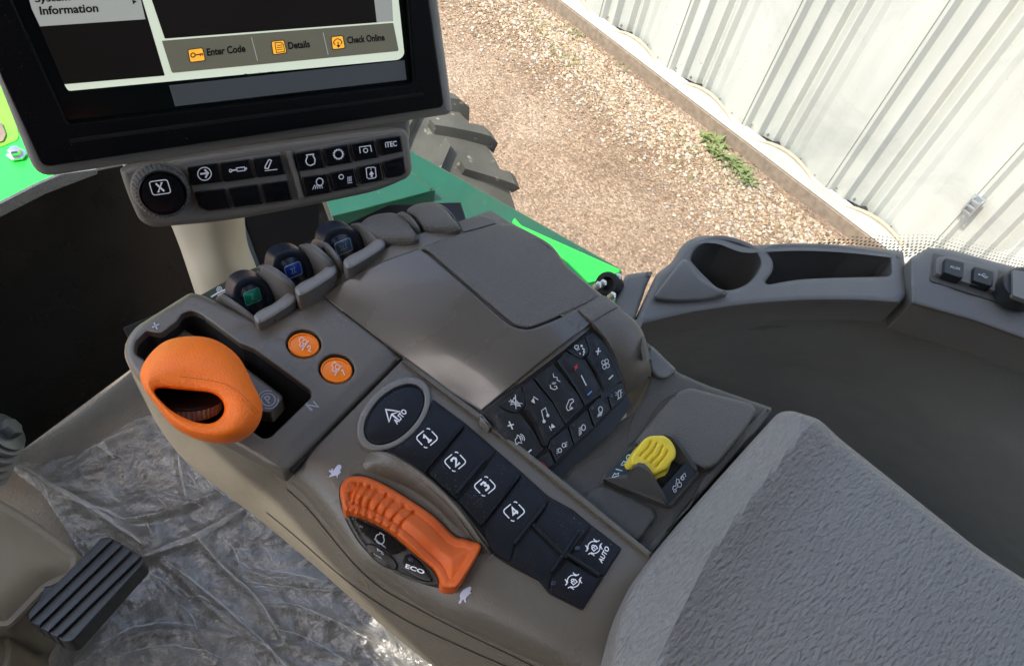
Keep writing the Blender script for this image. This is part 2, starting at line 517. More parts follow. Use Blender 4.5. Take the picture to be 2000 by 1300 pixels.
M['beige'] = mat("cream post plastic", (.52, .46, .34), .45, grain=.2, vs_=12)
M['dash'] = mat("dark brown satin trim", (.005, .0042, .0032), .3, spec=.3, grain=.12, gs=700, var=.25, vs_=5)
M['navlev'] = mat("navy black lever cap", (.012, .016, .026), .3, grain=.1, dust=.25)
M['fin'] = mat("grey guard fin", (.105, .10, .089), .34, grain=.15)
M['lip'] = mat("polished taupe lip", (.17, .16, .14), .3)
M['chrome'] = mat("bright metal", (.6, .6, .58), .25, metal=1)
M['seam'] = mat("dark seam", (.012, .011, .01), .8)
M['edge_glint'] = mat("painted edge highlight", (.30, .28, .22), .4)  # edge highlight painted as a pale tone; not applied to any part
# ================================================================ OUTSIDE
WX = 3.823                                             # the shed wall stands at this x
def gravel_mat():
    m = bpy.data.materials.new("gravel ground"); m.use_nodes = True; t = m.node_tree; N = t.nodes; L = t.links; b = N["Principled BSDF"]
    b.inputs["Roughness"].default_value = .95; b.inputs["Specular IOR Level"].default_value = .2
    geo = N.new("ShaderNodeNewGeometry"); P = geo.outputs["Position"]
    def nz(s, d=8, r=.6):
        n = N.new("ShaderNodeTexNoise"); n.inputs["Scale"].default_value = s; n.inputs["Detail"].default_value = d; n.inputs["Roughness"].default_value = r
        L.new(P, n.inputs["Vector"]); return n.outputs[0]
    def ramp(x, st):
        r = N.new("ShaderNodeValToRGB"); e = r.color_ramp.elements
        e[0].position, e[0].color = st[0][0], st[0][1] + (1,); e[1].position, e[1].color = st[-1][0], st[-1][1] + (1,)
        for p, c in st[1:-1]:
            q = e.new(p); q.color = c + (1,)
        L.new(x, r.inputs[0]); return r.outputs[0]
    def mix(a, bb, f, mode='MIX'):
        x = N.new("ShaderNodeMix"); x.data_type = 'RGBA'; x.blend_type = mode
        if isinstance(f, float): x.inputs[0].default_value = f
        else: L.new(f, x.inputs[0])
        L.new(a, x.inputs[6]); L.new(bb, x.inputs[7]); return x.outputs[2]
    big = ramp(nz(1.3, 6, .55), [(.3, (.215, .155, .11)), (.5, (.285, .21, .155)), (.7, (.345, .275, .215))])
    fine = ramp(nz(60, 6, .8), [(.36, (.55, .50, .46)), (.5, (.95, .93, .9)), (.66, (1.5, 1.45, 1.4))])
    c = mix(big, fine, 1.0, 'MULTIPLY')
    v = N.new("ShaderNodeTexVoronoi"); v.inputs["Scale"].default_value = 75; L.new(P, v.inputs["Vector"])
    peb = ramp(v.outputs["Color"], [(.2, (.62, .58, .55)), (.6, (1.0, .98, .93)), (.9, (1.5, 1.42, 1.35))])
    c = mix(c, peb, .55, 'MULTIPLY') if False else mix(c, mix(c, peb, 1.0, 'MULTIPLY'), .7)
    L.new(c, b.inputs["Base Color"])
    bp = N.new("ShaderNodeBump"); bp.inputs["Strength"].default_value = .9; bp.inputs["Distance"].default_value = .012
    v2 = N.new("ShaderNodeMath"); v2.operation = 'MULTIPLY_ADD'; v2.inputs[1].default_value = -.8
    L.new(v.outputs["Distance"], v2.inputs[0]); L.new(nz(60, 6, .8), v2.inputs[2])
    L.new(v2.outputs[0], bp.inputs["Height"]); L.new(bp.outputs[0], b.inputs["Normal"])
    return m
# ground sheet: fine near the tractor, coarse to the horizon
V = []; Fc = []
xs = list(np.linspace(-6, 4.4, 105)); ys = list(np.linspace(-4, 9, 131))
xs = [-150, -60, -20, -10] + xs + [8, 20, 60, 150]; ys = [-150, -60, -20, -8] + ys + [15, 30, 70, 150]
for yy in ys:
    for xx in xs:
        near = -6 <= xx <= 4.4 and -4 <= yy <= 9
        z = (noise.noise(Vector((xx * .9, yy * .5, 0))) * .035 + noise.noise(Vector((xx * 4, yy * 3, 3))) * .008 + .02 * math.sin((xx - 2.2) * 2.2)) if near and xx < 3.6 else 0
        V.append((xx, yy, z - .01))
nx = len(xs)
for i in range(len(ys) - 1):
    for j in range(nx - 1): Fc.append((i * nx + j, i * nx + j + 1, (i + 1) * nx + j + 1, (i + 1) * nx + j))
mesh("ground", V, Fc, gravel_mat(), kind='structure')
def stone_mat():
    m = bpy.data.materials.new("mixed gravel stone"); m.use_nodes = True; t = m.node_tree; N = t.nodes; L = t.links; b = N["Principled BSDF"]
    b.inputs["Roughness"].default_value = .85
    geo = N.new("ShaderNodeNewGeometry"); r = N.new("ShaderNodeValToRGB"); e = r.color_ramp.elements
    e[0].position = 0; e[0].color = (.14, .085, .047, 1); e[1].position = 1; e[1].color = (.43, .385, .31, 1)
    for p, c in ((.25, (.24, .155, .09, 1)), (.5, (.30, .225, .14, 1)), (.7, (.36, .29, .205, 1)), (.82, (.23, .215, .20, 1)), (.9, (.43, .33, .25, 1))):
        q = e.new(p); q.color = c
    L.new(geo.outputs["Random Per Island"], r.inputs[0]); L.new(r.outputs[0], b.inputs["Base Color"])
    return m
def stones(name, n, place, smin, smax, label):
    ico = bmesh.new(); bmesh.ops.create_icosphere(ico, subdivisions=1, radius=1)
    bv = np.array([list(v.co) for v in ico.verts]); bf = [[v.index for v in f.verts] for f in ico.faces]; ico.free()
    rg = np.random.RandomState(5); V = []; Fc = []
    for i in range(n):
        x, y = place(rg)
        s = smin + (smax - smin) * rg.rand() ** 2.2
        v = bv * (1 + rg.uniform(-.25, .25, bv.shape)) * np.array([1, rg.uniform(.6, 1), rg.uniform(.4, .7)]) * s
        a = rg.uniform(0, 6.28); ca, sa = math.cos(a), math.sin(a)
        v = v @ np.array([[ca, sa, 0], [-sa, ca, 0], [0, 0, 1]])
        z = (noise.noise(Vector((x * .9, y * .5, 0))) * .035 + noise.noise(Vector((x * 4, y * 3, 3))) * .008 + .02 * math.sin((x - 2.2) * 2.2)) if x < 3.6 else 0
        v += np.array([x, y, z + s * .15 - .008])
        b = len(V); V += v.tolist(); Fc += [[k + b for k in f] for f in bf]
    me = bpy.data.meshes.new(name); me.from_pydata(V, [], Fc); me.materials.append(M['stone'])
    o = bpy.data.objects.new(name, me); COL.objects.link(o); o['label'] = label; o['category'] = 'gravel'; o['kind'] = 'stuff'
M['stone'] = stone_mat()
def near_wall(rg):
    y = rg.uniform(.2, 4.4); w = .50 + .12 * noise.noise(Vector((y * 1.3, 0, 5)))
    return 3.70 - abs(rg.normal(0, 1)) * w * .62, y
def loose(rg): return 3.6 - 2.4 * rg.rand() ** 1.6, rg.uniform(.2, 5.5)
stones("wall_gravel", 19000, near_wall, .005, .016, "loose tan gravel stones heaped along the foot of the shed wall")
stones("drive_gravel", 2600, loose, .003, .009, "small pebbles scattered over the pinkish dirt drive")

# ---- metal shed wall: one sheet wall with vertical ribs
def wall_mat():
    m = bpy.data.materials.new("cream painted sheet metal"); m.use_nodes = True; t = m.node_tree; N = t.nodes; L = t.links; b = N["Principled BSDF"]
    b.inputs["Roughness"].default_value = .5
    geo = N.new("ShaderNodeNewGeometry"); P = geo.outputs["Position"]
    n1 = N.new("ShaderNodeTexNoise"); n1.inputs["Scale"].default_value = 2.2; n1.inputs["Detail"].default_value = 8
    mp = N.new("ShaderNodeMapping"); mp.inputs["Scale"].default_value = (1, 2.5, .35); L.new(P, mp.inputs[0]); L.new(mp.outputs[0], n1.inputs["Vector"])
    r = N.new("ShaderNodeValToRGB"); e = r.color_ramp.elements; e[0].position = .3; e[0].color = (.365, .37, .33, 1); e[1].position = .62; e[1].color = (.435, .44, .395, 1)
    L.new(n1.outputs[0], r.inputs[0])
    # muddy splash stain just above the foot of the wall
    sep = N.new("ShaderNodeSeparateXYZ"); L.new(P, sep.inputs[0])
    n2 = N.new("ShaderNodeTexNoise"); n2.inputs["Scale"].default_value = 9; n2.inputs["Detail"].default_value = 8; L.new(P, n2.inputs["Vector"])
    a = N.new("ShaderNodeMath"); a.operation = 'MULTIPLY_ADD'; a.inputs[1].default_value = -.16; L.new(n2.outputs[0], a.inputs[0]); L.new(sep.outputs[2], a.inputs[2])
    mr = N.new("ShaderNodeMapRange"); mr.inputs[1].default_value = .10; mr.inputs[2].default_value = -.02; mr.inputs[3].default_value = 0; mr.inputs[4].default_value = .6
    L.new(a.outputs[0], mr.inputs[0])
    mx = N.new("ShaderNodeMix"); mx.data_type = 'RGBA'; mx.inputs[7].default_value = (.25, .20, .11, 1); L.new(mr.outputs[0], mx.inputs[0]); L.new(r.outputs[0], mx.inputs[6])
    # small specks
    n3 = N.new("ShaderNodeTexNoise"); n3.inputs["Scale"].default_value = 55; n3.inputs["Detail"].default_value = 1; L.new(P, n3.inputs["Vector"])
    m3 = N.new("ShaderNodeMapRange"); m3.inputs[1].default_value = .76; m3.inputs[2].default_value = .80; m3.inputs[4].default_value = .5; L.new(n3.outputs[0], m3.inputs[0])
    mx2 = N.new("ShaderNodeMix"); mx2.data_type = 'RGBA'; mx2.inputs[7].default_value = (.25, .2, .13, 1); L.new(m3.outputs[0], mx2.inputs[0]); L.new(mx.outputs[2], mx2.inputs[6])
    L.new(mx2.outputs[2], b.inputs["Base Color"])
    bp = N.new("ShaderNodeBump"); bp.inputs["Strength"].default_value = .15; bp.inputs["Distance"].default_value = .02; L.new(n1.outputs[0], bp.inputs["Height"]); L.new(bp.outputs[0], b.inputs["Normal"])
    return m
M['wall'] = wall_mat()
PITCH = .66; Y0 = 1.023
# (distance to the right of a seam, how far the sheet stands out towards the viewer)
PROF = [(0, 0), (.018, .000), (.040, -.022), (.050, -.022), (.110, -.004), (.117, -.004), (.140, -.030), (.150, -.032), (.198, -.040), (.206, -.040), (.230, -.062), (.238, -.062),
        (.288, -.026), (.296, -.026), (.322, -.044), (.330, -.044), (.368, -.026), (.378, -.026), (.408, -.034), (.42, -.034), (.50, -.006), (.58, -.004), (.645, .0), (.659, .002)]
wall_e = empty("shed_wall", "cream ribbed sheet metal shed wall standing beyond the gravel strip", "wall", (WX, 2, 0))
mb = MB(); yy = []; xx = []
for kpan in range(-5, 12):
    seam = Y0 + kpan * PITCH
    for s_, o_ in PROF: yy.append(seam - s_); xx.append(WX - o_ * 1.6 - .03)
idx = np.argsort(-np.array(yy)); yy = [yy[i] for i in idx]; xx = [xx[i] for i in idx]
zt = 4.6
V = []; Fc = []
zs = [.14, .5, 1.0, 1.7, 3.0, zt]
for z in zs:
    for y_, x_ in zip(yy, xx):
        V.append((x_, y_, z - (0 if z > .2 else 0)))
n_ = len(yy)
for i in range(len(zs) - 1):
    for j in range(n_ - 1): Fc.append((i * n_ + j, i * n_ + j + 1, (i + 1) * n_ + j + 1, (i + 1) * n_ + j))
# give it a back so it is a real wall
b0 = len(V); V += [(WX + .12, yy[0], .14), (WX + .12, yy[-1], .14), (WX + .12, yy[-1], zt), (WX + .12, yy[0], zt)]; Fc.append((b0, b0 + 3, b0 + 2, b0 + 1))
mesh("sheet_panel", V, Fc, M['wall'], wall_e, autos=12)
# footing and base flashing
M['conc'] = mat("weathered concrete", (.20, .15, .105), .95, grain=1.5, gs=90, var=.55, vs_=26)
M['flash'] = mat("cream flashing", (.50, .50, .45), .45, var=.08, vs_=9)
mb = MB(); mb.box((WX + .02, 1.9, .02), .16, 12, .11); mb.build("concrete_footing", M['conc'], wall_e, smooth=False)
mb = MB()
N_ = 240; prof = []
for i in range(N_ + 1):
    y_ = -2.2 + 10.2 * i / N_
    ph = ((Y0 - y_) / PITCH) % 1.0
    hgt = .018 + .088 * max(0, math.sin(min(max((ph - .16) / .78, 0), 1) * math.pi)) ** .8     # scalloped drip flashing seen against the ribs
    prof.append((y_, hgt))
V = []; Fc = []
for y_, h_ in prof: V += [(WX - .034, y_, .078), (WX - .036, y_, .082 + .062), (WX - .012, y_, .086 + .062), (WX - .034 + .03, y_, .078)]
for i in range(N_):
    for k in range(3):
        a = i * 4 + k; Fc.append((a, a + 1, a + 5, a + 4))
mesh("base_flashing", V, Fc, M['flash'], wall_e, autos=12)
V = []; Fc = []; V2_ = []
for y_, h_ in prof: V += [(WX - .040, y_, .080), (WX - .040, y_, .082 + h_), (WX - .02, y_, .086 + h_)]; V2_ += [(WX - .044, y_, .079), (WX - .044, y_, .081 + .012 + max(0, h_ - .012) * .80), (WX - .040, y_, .083 + .012 + max(0, h_ - .012) * .80)]
for i in range(N_):
    for k in range(2):
        a = i * 3 + k; Fc.append((a, a + 1, a + 4, a + 3))
M['stain'] = mat("mud stained cream trim", (.34, .30, .215), .7, var=.3, vs_=22)
mesh("stained_trim", V, Fc, M['stain'], wall_e, autos=12)
mesh("cream_trim", V2_, Fc, M['flash'], wall_e, autos=12)
mb = MB(); mb.box((WX - .037, 1.9, .0765), .012, 12, .006); mb.build("drip_edge", M['seam'], wall_e, smooth=False)
# sheet seams
mb = MB()
for k in range(-3, 7): mb.box((WX - .0325, Y0 + k * PITCH + .003, 2.3), .004, .0035, 4.3)
mb.build("lap_seam", mat("shadowed lap joint", (.16, .16, .13), .8), wall_e, smooth=False)
# screws: one is built, the rest are copies
mb = MB(); mb.lathe((0, 0, 0), (-1, 0, 0), [(.0095, 0), (.0095, .002), (.006, .0025), (.006, .008), (.001, .0085)], n=10)
scr = mesh("wall_screw", mb.v, mb.f, mat("dull zinc screw", (.22, .21, .17), .4, metal=.3), wall_e)
spots = []
for k in range(-2, 5):
    for j in range(12):
        z = .24 + j * .135
        spots.append((Y0 + k * PITCH + .02, z, -.03))
for k in range(0, 4):
    for s_ in (.045, .075, .16, .26, .30, .36, .42, .48, .56): spots.append((Y0 + k * PITCH - s_, .165, -.055))
def seen(p):
    q = proj(p); return -20 < q[0] < 2020 and -20 < q[1] < 560 and not (q[0] < 850)
spots = [s for s in spots if seen(Vector((WX, s[0], s[1])))][:98]
for i, (y_, z, dx) in enumerate(spots):
    o = scr if i == 0 else scr.copy()
    if i: COL.objects.link(o); o.parent = wall_e
    pr = next((q for q in range(len(yy) - 1) if yy[q] >= y_ >= yy[q + 1]), None)
    xw = xx[pr] if pr is not None else WX - .03
    o.location = Vector((xw, y_, z)) - WL[wall_e.name]
# wall socket / clip
hy, hz = .345, 2.75 - 2.172
he = empty("wall_bracket", "small galvanised metal bracket fixed on the cream shed wall", "bracket", (WX - .05, hy, hz))
M['galv'] = mat("galvanised steel", (.36, .40, .42), .35, metal=.6, var=.2)
mb = MB()
mb.box((WX - .036, hy, hz), .012, .062, .105); mb.build("back_plate", M['galv'], he, smooth=False)
mb = MB()
for s_ in (-1, 1): mb.box((WX - .058, hy + s_ * .023, hz), .034, .008, .085)
for q in (-.033, 0, .033): mb.box((WX - .07, hy, hz + q), .01, .038, .009)
mb.build("hook_frame", M['galv'], he, smooth=False)

# weeds by the wall
def leafy(name, pts, label, cat, kind=None, n=90, L_=.045, seed=1):
    rg = random.Random(seed); mb = MB()
    for (cx, cy, rad, h) in pts:
        for i in range(n):
            a = rg.uniform(0, 6.28); d = rad * rg.random() ** .6; x = cx + d * math.cos(a) * .6; y = cy + d * math.sin(a)
            b = rg.uniform(0, 6.28); l = L_ * rg.uniform(.5, 1.3); w = l * .16; t = rg.uniform(.2, 1)
            D = Vector((math.cos(b) * t, math.sin(b) * t, rg.uniform(.3, 1))).normalized(); S = D.cross(Vector((0, 0, 1))).normalized() * w
            p0 = Vector((x, y, -.005)); p1 = p0 + D * l * .5; p2 = p0 + D * l + Vector((math.cos(b), math.sin(b), -.6)) * l * .4
            p0 += Vector((0, 0, 0))
            mb.add([p0 - S * .4, p0 + S * .4, p1 + S, p1 - S, p2], [(0, 1, 2, 3), (3, 2, 4)])
    return mb.build(name, M['weed'], smooth=False, label=label, cat=cat, kind=kind)
M['weed'] = mat("weed leaf green", (.13, .165, .05), .55, var=.4, vs_=30)
q = lambda a, b: W(a, b, -2.74)
pl = [q(1380, 268), q(1402, 278), q(1392, 292), q(1412, 300), q(1430, 315), q(1450, 335), q(1462, 352)]
leafy("weed_clump", [(p.x, p.y, .055, 0) for p in pl], "green weed clump growing out of the gravel at the foot of the shed wall", "weed", n=24, L_=.06)
pl = [q(1120 + 0, 55), q(1150, 70), q(1050, 45), q(1090, 95), q(1110, 120), q(1395 - 60, 270), q(1230, 125), q(1330, 330), q(1420, 345), q(1450, 300)]
leafy("grass", [(p.x, p.y, .16, 0) for p in pl], "thin green grass sprouting among the gravel", "grass", kind="stuff", n=26, L_=.03, seed=3)

# ---- front tyre of the tractor
TY = mat("dusty black tyre rubber", (.06, .058, .047), .8, grain=.6, gs=90, var=.6, vs_=9, dust=1.2, dcol=(.40, .38, .30), dscale=25)
TK = .70
tyc = Vector((1.55 - .285 * TK, 1.75, .53)); TR = .74 * TK
te = empty("front_tyre", "dusty black front tyre with deep lugs beyond the windscreen", "tyre", (tyc.x, tyc.y, 0))
mb = MB()
prof = [(.36, -.24), (.44, -.27), (.56, -.285), (.65, -.275), (.70, -.24), (.715, -.12), (.72, 0), (.715, .12), (.70, .24), (.65, .275), (.56, .285), (.44, .27), (.36, .24)]
mb.lathe(tyc, (1, 0, 0), [(p_ * TK, q_ * TK) for p_, q_ in prof], n=96)
mb.build("carcass", TY, te)
mb = MB(); nl = 17
for i in range(nl):
    for sgn in (-1, 1):
        a0 = 2 * math.pi * (i + (.5 if sgn > 0 else 0)) / nl
        V = []; K = 7
        for k in range(K):
            u = k / (K - 1); w = sgn * u * .290 * TK; aa = a0 + sgn * 0 + u * .26
            hw = (.032 + .018 * u) * TK
            R1 = TR + (.042 - max(0, u - .82) * .28) * TK
            for (da, rr) in ((-hw / TR, R1 - (.07 + u * .02) * TK), (-hw / TR * .72, R1), (hw / TR * .72, R1), (hw / TR, R1 - (.07 + u * .02) * TK)):
                V.append(tyc + Vector((w, math.cos(aa + da) * rr, math.sin(aa + da) * rr)))
        f = []
        for k in range(K - 1):
            for q_ in range(3): f.append((4 * k + q_, 4 * k + q_ + 1, 4 * k + 5 + q_, 4 * k + 4 + q_))
        f += [(0, 1, 2, 3), (4 * K - 4, 4 * K - 3, 4 * K - 2, 4 * K - 1)]
        mb.add(V, f)
mb.build("lugs", TY, te, autos=20)
mb = MB(); mb.lathe(tyc, (1, 0, 0), [(.26, -.14), (.26, .14), (.23, .11), (.07, .07), (.014, .07)], n=48); mb.build("rim", mat("yellow rim paint", (.7, .5, .03), .4), te)

# ---- green bodywork of the tractor
be = empty("green_bodywork", "bright green tractor bodywork in the sun beyond the windscreen", "bodywork", (.3, 1.2, 1.6))
s_h = level(-1.0)
tile("hood_panel", rnd([(-260, 330), (-180, 60), (60, 60), (250, 120), (300, 330), (150, 352), (0, 420), (-200, 520)], 20), s_h, M['green'], be, depth=.18, r=.01, res=60, down=(0, 0, -1))
M['lime'] = mat("weathered lime paint", (.13, .46, .02), .55, var=.35, vs_=14)
tile("worn_patch", rnd([(-60, 150), (4, 165), (22, 205), (34, 250), (38, 272), (0, 288), (-60, 300)], 10), Lifted(s_h, .0015), M['lime'], be, depth=.003, r=.001, res=30)
tile("dirt_patch", rnd([(-60, 235), (4, 240), (12, 262), (6, 276), (-60, 290)], 4), Lifted(s_h, .005), M['conc'], be, depth=.003, r=.001, res=30)
bl = W(33, 303, -.995)
bo = MB(); bo.lathe(bl, (0, 0, 1), [(.017, 0), (.017, .003), (.0115, .004), (.0115, .012), (.009, .015), (.001, .016)], n=6)
bo.build("bolt", M['chrome'], be, autos=20)
# fender / platform right of the display
fe = empty("green_fender", "dusty green fender plate with sunlit and shaded parts painted in, outside the window", "fender", (.8, 1.0, 1.4))
s_f = plane3((700, 420, -1.22), (1200, 540, -1.22), (820, 350, -1.22))
tile("top_plate", rnd([(560, 380), (795, 290), (1215, 527), (1205, 600), (700, 640), (560, 520)], 6), s_f, M['shaded_green'], fe, depth=.03, r=.004, res=60)
tile("sunlit_plate", rnd([(1005, 425), (1018, 440), (1215, 528), (1180, 545), (1150, 552), (1110, 512), (1060, 474), (1010, 442), (1000, 434)], 3), Lifted(s_f, .006), M['green'], fe, depth=.01, r=.002, res=40)  # sunlit stretch of the fender, its light put into a brighter green
tile("raised_step", rnd([(560, 380), (800, 333), (852, 372), (700, 412), (560, 445)], 5), Lifted(s_f, .004), M['shaded_green'], fe, lift=.035, depth=.05, r=.006, res=40)

# ---- unseen cab roof shaped to shade the cab; slot cut for a floor sun patch
M['roof'] = mat("pale shade roof", (.45, .44, .42), .9)
zr = CAM.z + .48
mb = MB()
x0, x1, xa, xb, xc = -1.35, .46, -.735, -.45, 0
mb.box(((x0 + xa) / 2, -.15, zr), xa - x0, 2.1, .05); mb.box(((xb + x1) / 2, -.275, zr), x1 - xb, 1.85, .05)
mb.box(((xa + xb) / 2, .6525, zr), xb - xa - .002, .495, .05)
cr_ = mb.build("shade_roof_panel", M['roof'], empty("unseen_shade_roof", "unseen pale cab roof shaped to block sun, with a slot for a floor sun patch", "roof", (0, 0, zr)), smooth=False)

# unseen wall, post and door panel added to block sky behind and left
M['blocker'] = mat("dark cab liner", (.05, .048, .044), .8)
cw = empty("unseen_sky_blocker", "unseen dark grey panels added behind and left of the operator to block sky light", "light blocker", (0, -.8, CAM.z - .3))
mb = MB(); mb.box((-.2, -.86, CAM.z - .24), 2.3, .05, 1.40); mb.build("rear_blocker_panel", M['blocker'], cw, smooth=False)
mb = MB(); mb.box((-1.32, -.47, CAM.z - .24), .05, .72, 1.40); mb.build("left_blocker_post", M['blocker'], cw, smooth=False)
mb = MB(); mb.box((-1.32, .40, CAM.z - .72), .05, 1.0, .42); mb.build("left_blocker_panel", M['blocker'], cw, smooth=False)
# ================================================================ CAB SHELL
# right window: glass pane with dusty smears and a printed dot edge
def glass_mat():
    m = bpy.data.materials.new("dusty window glass"); m.use_nodes = True; t = m.node_tree; N = t.nodes; L = t.links; N.clear()
    o = N.new("ShaderNodeOutputMaterial"); tr = N.new("ShaderNodeBsdfTransparent"); tr.inputs[0].default_value = (.97, .985, .975, 1)
    gl = N.new("ShaderNodeBsdfGlossy"); gl.inputs[1].default_value = .03; lw = N.new("ShaderNodeLayerWeight"); lw.inputs[0].default_value = .08
    df = N.new("ShaderNodeBsdfDiffuse"); df.inputs[0].default_value = (.75, .73, .68, 1)
    m1 = N.new("ShaderNodeMixShader"); m2 = N.new("ShaderNodeMixShader")
    pw_ = N.new("ShaderNodeMath"); pw_.operation = 'MULTIPLY_ADD'; pw_.inputs[1].default_value = .5; pw_.inputs[2].default_value = .015; L.new(lw.outputs[1], pw_.inputs[0]); pw_.use_clamp = True
    L.new(pw_.outputs[0], m1.inputs[0]); L.new(tr.outputs[0], m1.inputs[1]); L.new(gl.outputs[0], m1.inputs[2])
    geo = N.new("ShaderNodeNewGeometry")
    nz = N.new("ShaderNodeTexNoise"); nz.inputs["Scale"].default_value = 5; nz.inputs["Detail"].default_value = 10; nz.inputs["Roughness"].default_value = .7; nz.inputs["Distortion"].default_value = 2
    L.new(geo.outputs["Position"], nz.inputs["Vector"])
    mr = N.new("ShaderNodeMapRange"); mr.inputs[1].default_value = .5; mr.inputs[2].default_value = .8; mr.inputs[3].default_value = .0; mr.inputs[4].default_value = .16
    L.new(nz.outputs[0], mr.inputs[0])
    n2 = N.new("ShaderNodeTexNoise"); n2.inputs["Scale"].default_value = 60; n2.inputs["Detail"].default_value = 3; n2.inputs["Distortion"].default_value = 4
    mp = N.new("ShaderNodeMapping"); mp.inputs["Scale"].default_value = (1, .25, 1); mp.inputs["Rotation"].default_value = (.6, 0, .3)
    L.new(geo.outputs["Position"], mp.inputs[0]); L.new(mp.outputs[0], n2.inputs["Vector"])
    r2 = N.new("ShaderNodeMapRange"); r2.inputs[1].default_value = .66; r2.inputs[2].default_value = .74; r2.inputs[4].default_value = .35
    L.new(n2.outputs[0], r2.inputs[0])
    ad = N.new("ShaderNodeMath"); ad.operation = 'MULTIPLY'; 
    n3 = N.new("ShaderNodeTexNoise"); n3.inputs["Scale"].default_value = 3; L.new(geo.outputs["Position"], n3.inputs["Vector"])
    r3 = N.new("ShaderNodeMapRange"); r3.inputs[1].default_value = .5; r3.inputs[2].default_value = .62; L.new(n3.outputs[0], r3.inputs[0])
    L.new(r2.outputs[0], ad.inputs[0]); L.new(r3.outputs[0], ad.inputs[1])
    a2 = N.new("ShaderNodeMath"); a2.operation = 'ADD'; L.new(ad.outputs[0], a2.inputs[0]); L.new(mr.outputs[0], a2.inputs[1])
    L.new(a2.outputs[0], m2.inputs[0]); L.new(m1.outputs[0], m2.inputs[1]); L.new(df.outputs[0], m2.inputs[2]); L.new(m2.outputs[0], o.inputs[0])
    return m
# the pane stands just outside the rail: through these three points
gA = W(1180, 600, -.60); gB = W(1770, 480, -.515); gUp = Vector((.10, 0, 1))
gd = (gB - gA).normalized()
gp = Plane(gA, gB, gA + gUp)
we = empty("side_window", "clear dusty side window pane above the cup holder rail", "window", gA)
gn = gp.n
P0 = gA - gd * .33 - Vector((0, 0, .05)); P1 = gA + gd * 1.35 - Vector((0, 0, .05))
V = [P0, P1, P1 + gUp * .95, P0 + gUp * .95]; V += [v - gn * .005 for v in V]
mesh("glass_pane", V, [(0, 1, 2, 3), (7, 6, 5, 4), (0, 4, 5, 1), (1, 5, 6, 2), (2, 6, 7, 3), (3, 7, 4, 0)], glass_mat(), we, smooth=False)
mb = MB()
path = spl([(1600, 474), (1660, 474), (1740, 482), (1800, 482), (1860, 494), (1930, 510), (2000, 524), (2100, 550), (2400, 640)], 60)
pe_ = [gp(*q)[0] for q in path]; acc = [0]
for a_, b_ in zip(pe_, pe_[1:]): acc.append(acc[-1] + (b_ - a_).length)
step = .0058; w = gUp.normalized()
for i in range(int(acc[-1] / step)):
    for j in range(-3, 6):
        s_ = i * step + (j % 2) * step / 2
        k = min(np.searchsorted(acc, s_), len(pe_) - 1); c = pe_[int(k)] + w * (j * step * .8)
        r0 = .0019 * (1 - max(0, j + 1) / 7.5)
        if j > 1 + 4 * min(1, i * step / .12) : continue
        mb.add([c + gn * .0008 + (gd * math.cos(t) + w * math.sin(t)) * r0 for t in [math.pi / 3 * z for z in range(6)]], [(0, 1, 2, 3, 4, 5)])
mb.build("printed_dot_edge", M['seam'], we, smooth=False)

# ---- right side console with cup holder rail
sc = empty("side_console", "dark grey moulded side trim with cup holder and tray below the window", "side console", W(1500, 560, -.55))
rows = [[(1140, 660, -.510), (1155, 700, -.57), (1210, 765, -.72), (1280, 850, -1.0)],
        [(1238, 640, -.507), (1258, 674, -.57), (1330, 728, -.72), (1400, 800, -1.0)],
        [(1350, 613, -.505), (1370, 655, -.56), (1440, 742, -.72), (1540, 850, -1.0)],
        [(1480, 594, -.505), (1500, 640, -.56), (1565, 752, -.72), (1700, 950, -1.0)],
        [(1600, 589, -.505), (1635, 642, -.56), (1720, 805, -.72), (1850, 1060, -1.0)],
        [(1770, 594, -.507), (1810, 662, -.56), (1885, 885, -.71), (2000, 1200, -1.0)],
        [(1900, 625, -.51), (1960, 705, -.56), (2060, 985, -.70), (2200, 1400, -1.0)],
        [(2100, 690, -.515), (2160, 780, -.56), (2250, 1100, -.70), (2450, 1600, -1.0)],
        [(2300, 800, -.515), (2360, 880, -.56), (2450, 1300, -.70), (2700, 1800, -1.0)]]
# stiff creases: split the panel in three bands
def band(name, rw, a, b):
    return loft(name, [[r[a], r[b]] for r in rw], M['rail2'], sc, nu=5, nv=8, thick=.004)
P_ = rows
loft("inner_panel", [[r[0], tuple((np.array(r[0]) * .35 + np.array(r[1]) * .65)), r[1], tuple((np.array(r[1]) * .5 + np.array(r[2]) * .5)), r[2], r[3]] for r in P_], M['rail2'], sc, nu=5, nv=8, thick=.004)
rail = level(-.485)
out = rnd([(1236, 640, 4), (1258, 585, 10), (1282, 535, 10), (1312, 512, 10), (1336, 472, 20), (1372, 459, 12), (1408, 462, 12), (1452, 480, 16), (1560, 474, 60), (1660, 479, 40), (1764, 491, 4), (1773, 575, 6), (1756, 593, 4), (1680, 588, 60), (1560, 588, 60), (1440, 598, 60), (1340, 614, 30)], 8)
cup = rnd(spl([(1349, 505), (1362, 484), (1400, 470), (1444, 478), (1478, 497), (1484, 522), (1462, 552), (1430, 566), (1404, 563), (1382, 545), (1360, 522)], 5, True), 0)
tray = rnd([(1497, 492, 12), (1520, 487, 30), (1620, 487, 60), (1738, 503, 8), (1741, 540, 10), (1640, 542, 60), (1560, 545, 60), (1500, 556, 10), (1493, 551, 6), (1510, 530, 14), (1510, 510, 10)], 10)
tile("cup_rail", out, rail, M['rail'], sc, lift=.001, depth=.03, r=.006, res=16, holes=[cup, tray], hdepth=.075, hr=.004, down=(0, 0, -1), rn=4,
     hfun=lambda X, Y: .006 * np.exp(-((X - 1400) ** 2 + (Y - 475) ** 2) / 70 ** 2))
tile("cup_floor", [(1300, 640), (1350, 520), (1480, 520), (1500, 640)], level(-.558), M['rail'], sc, depth=.004, res=40)
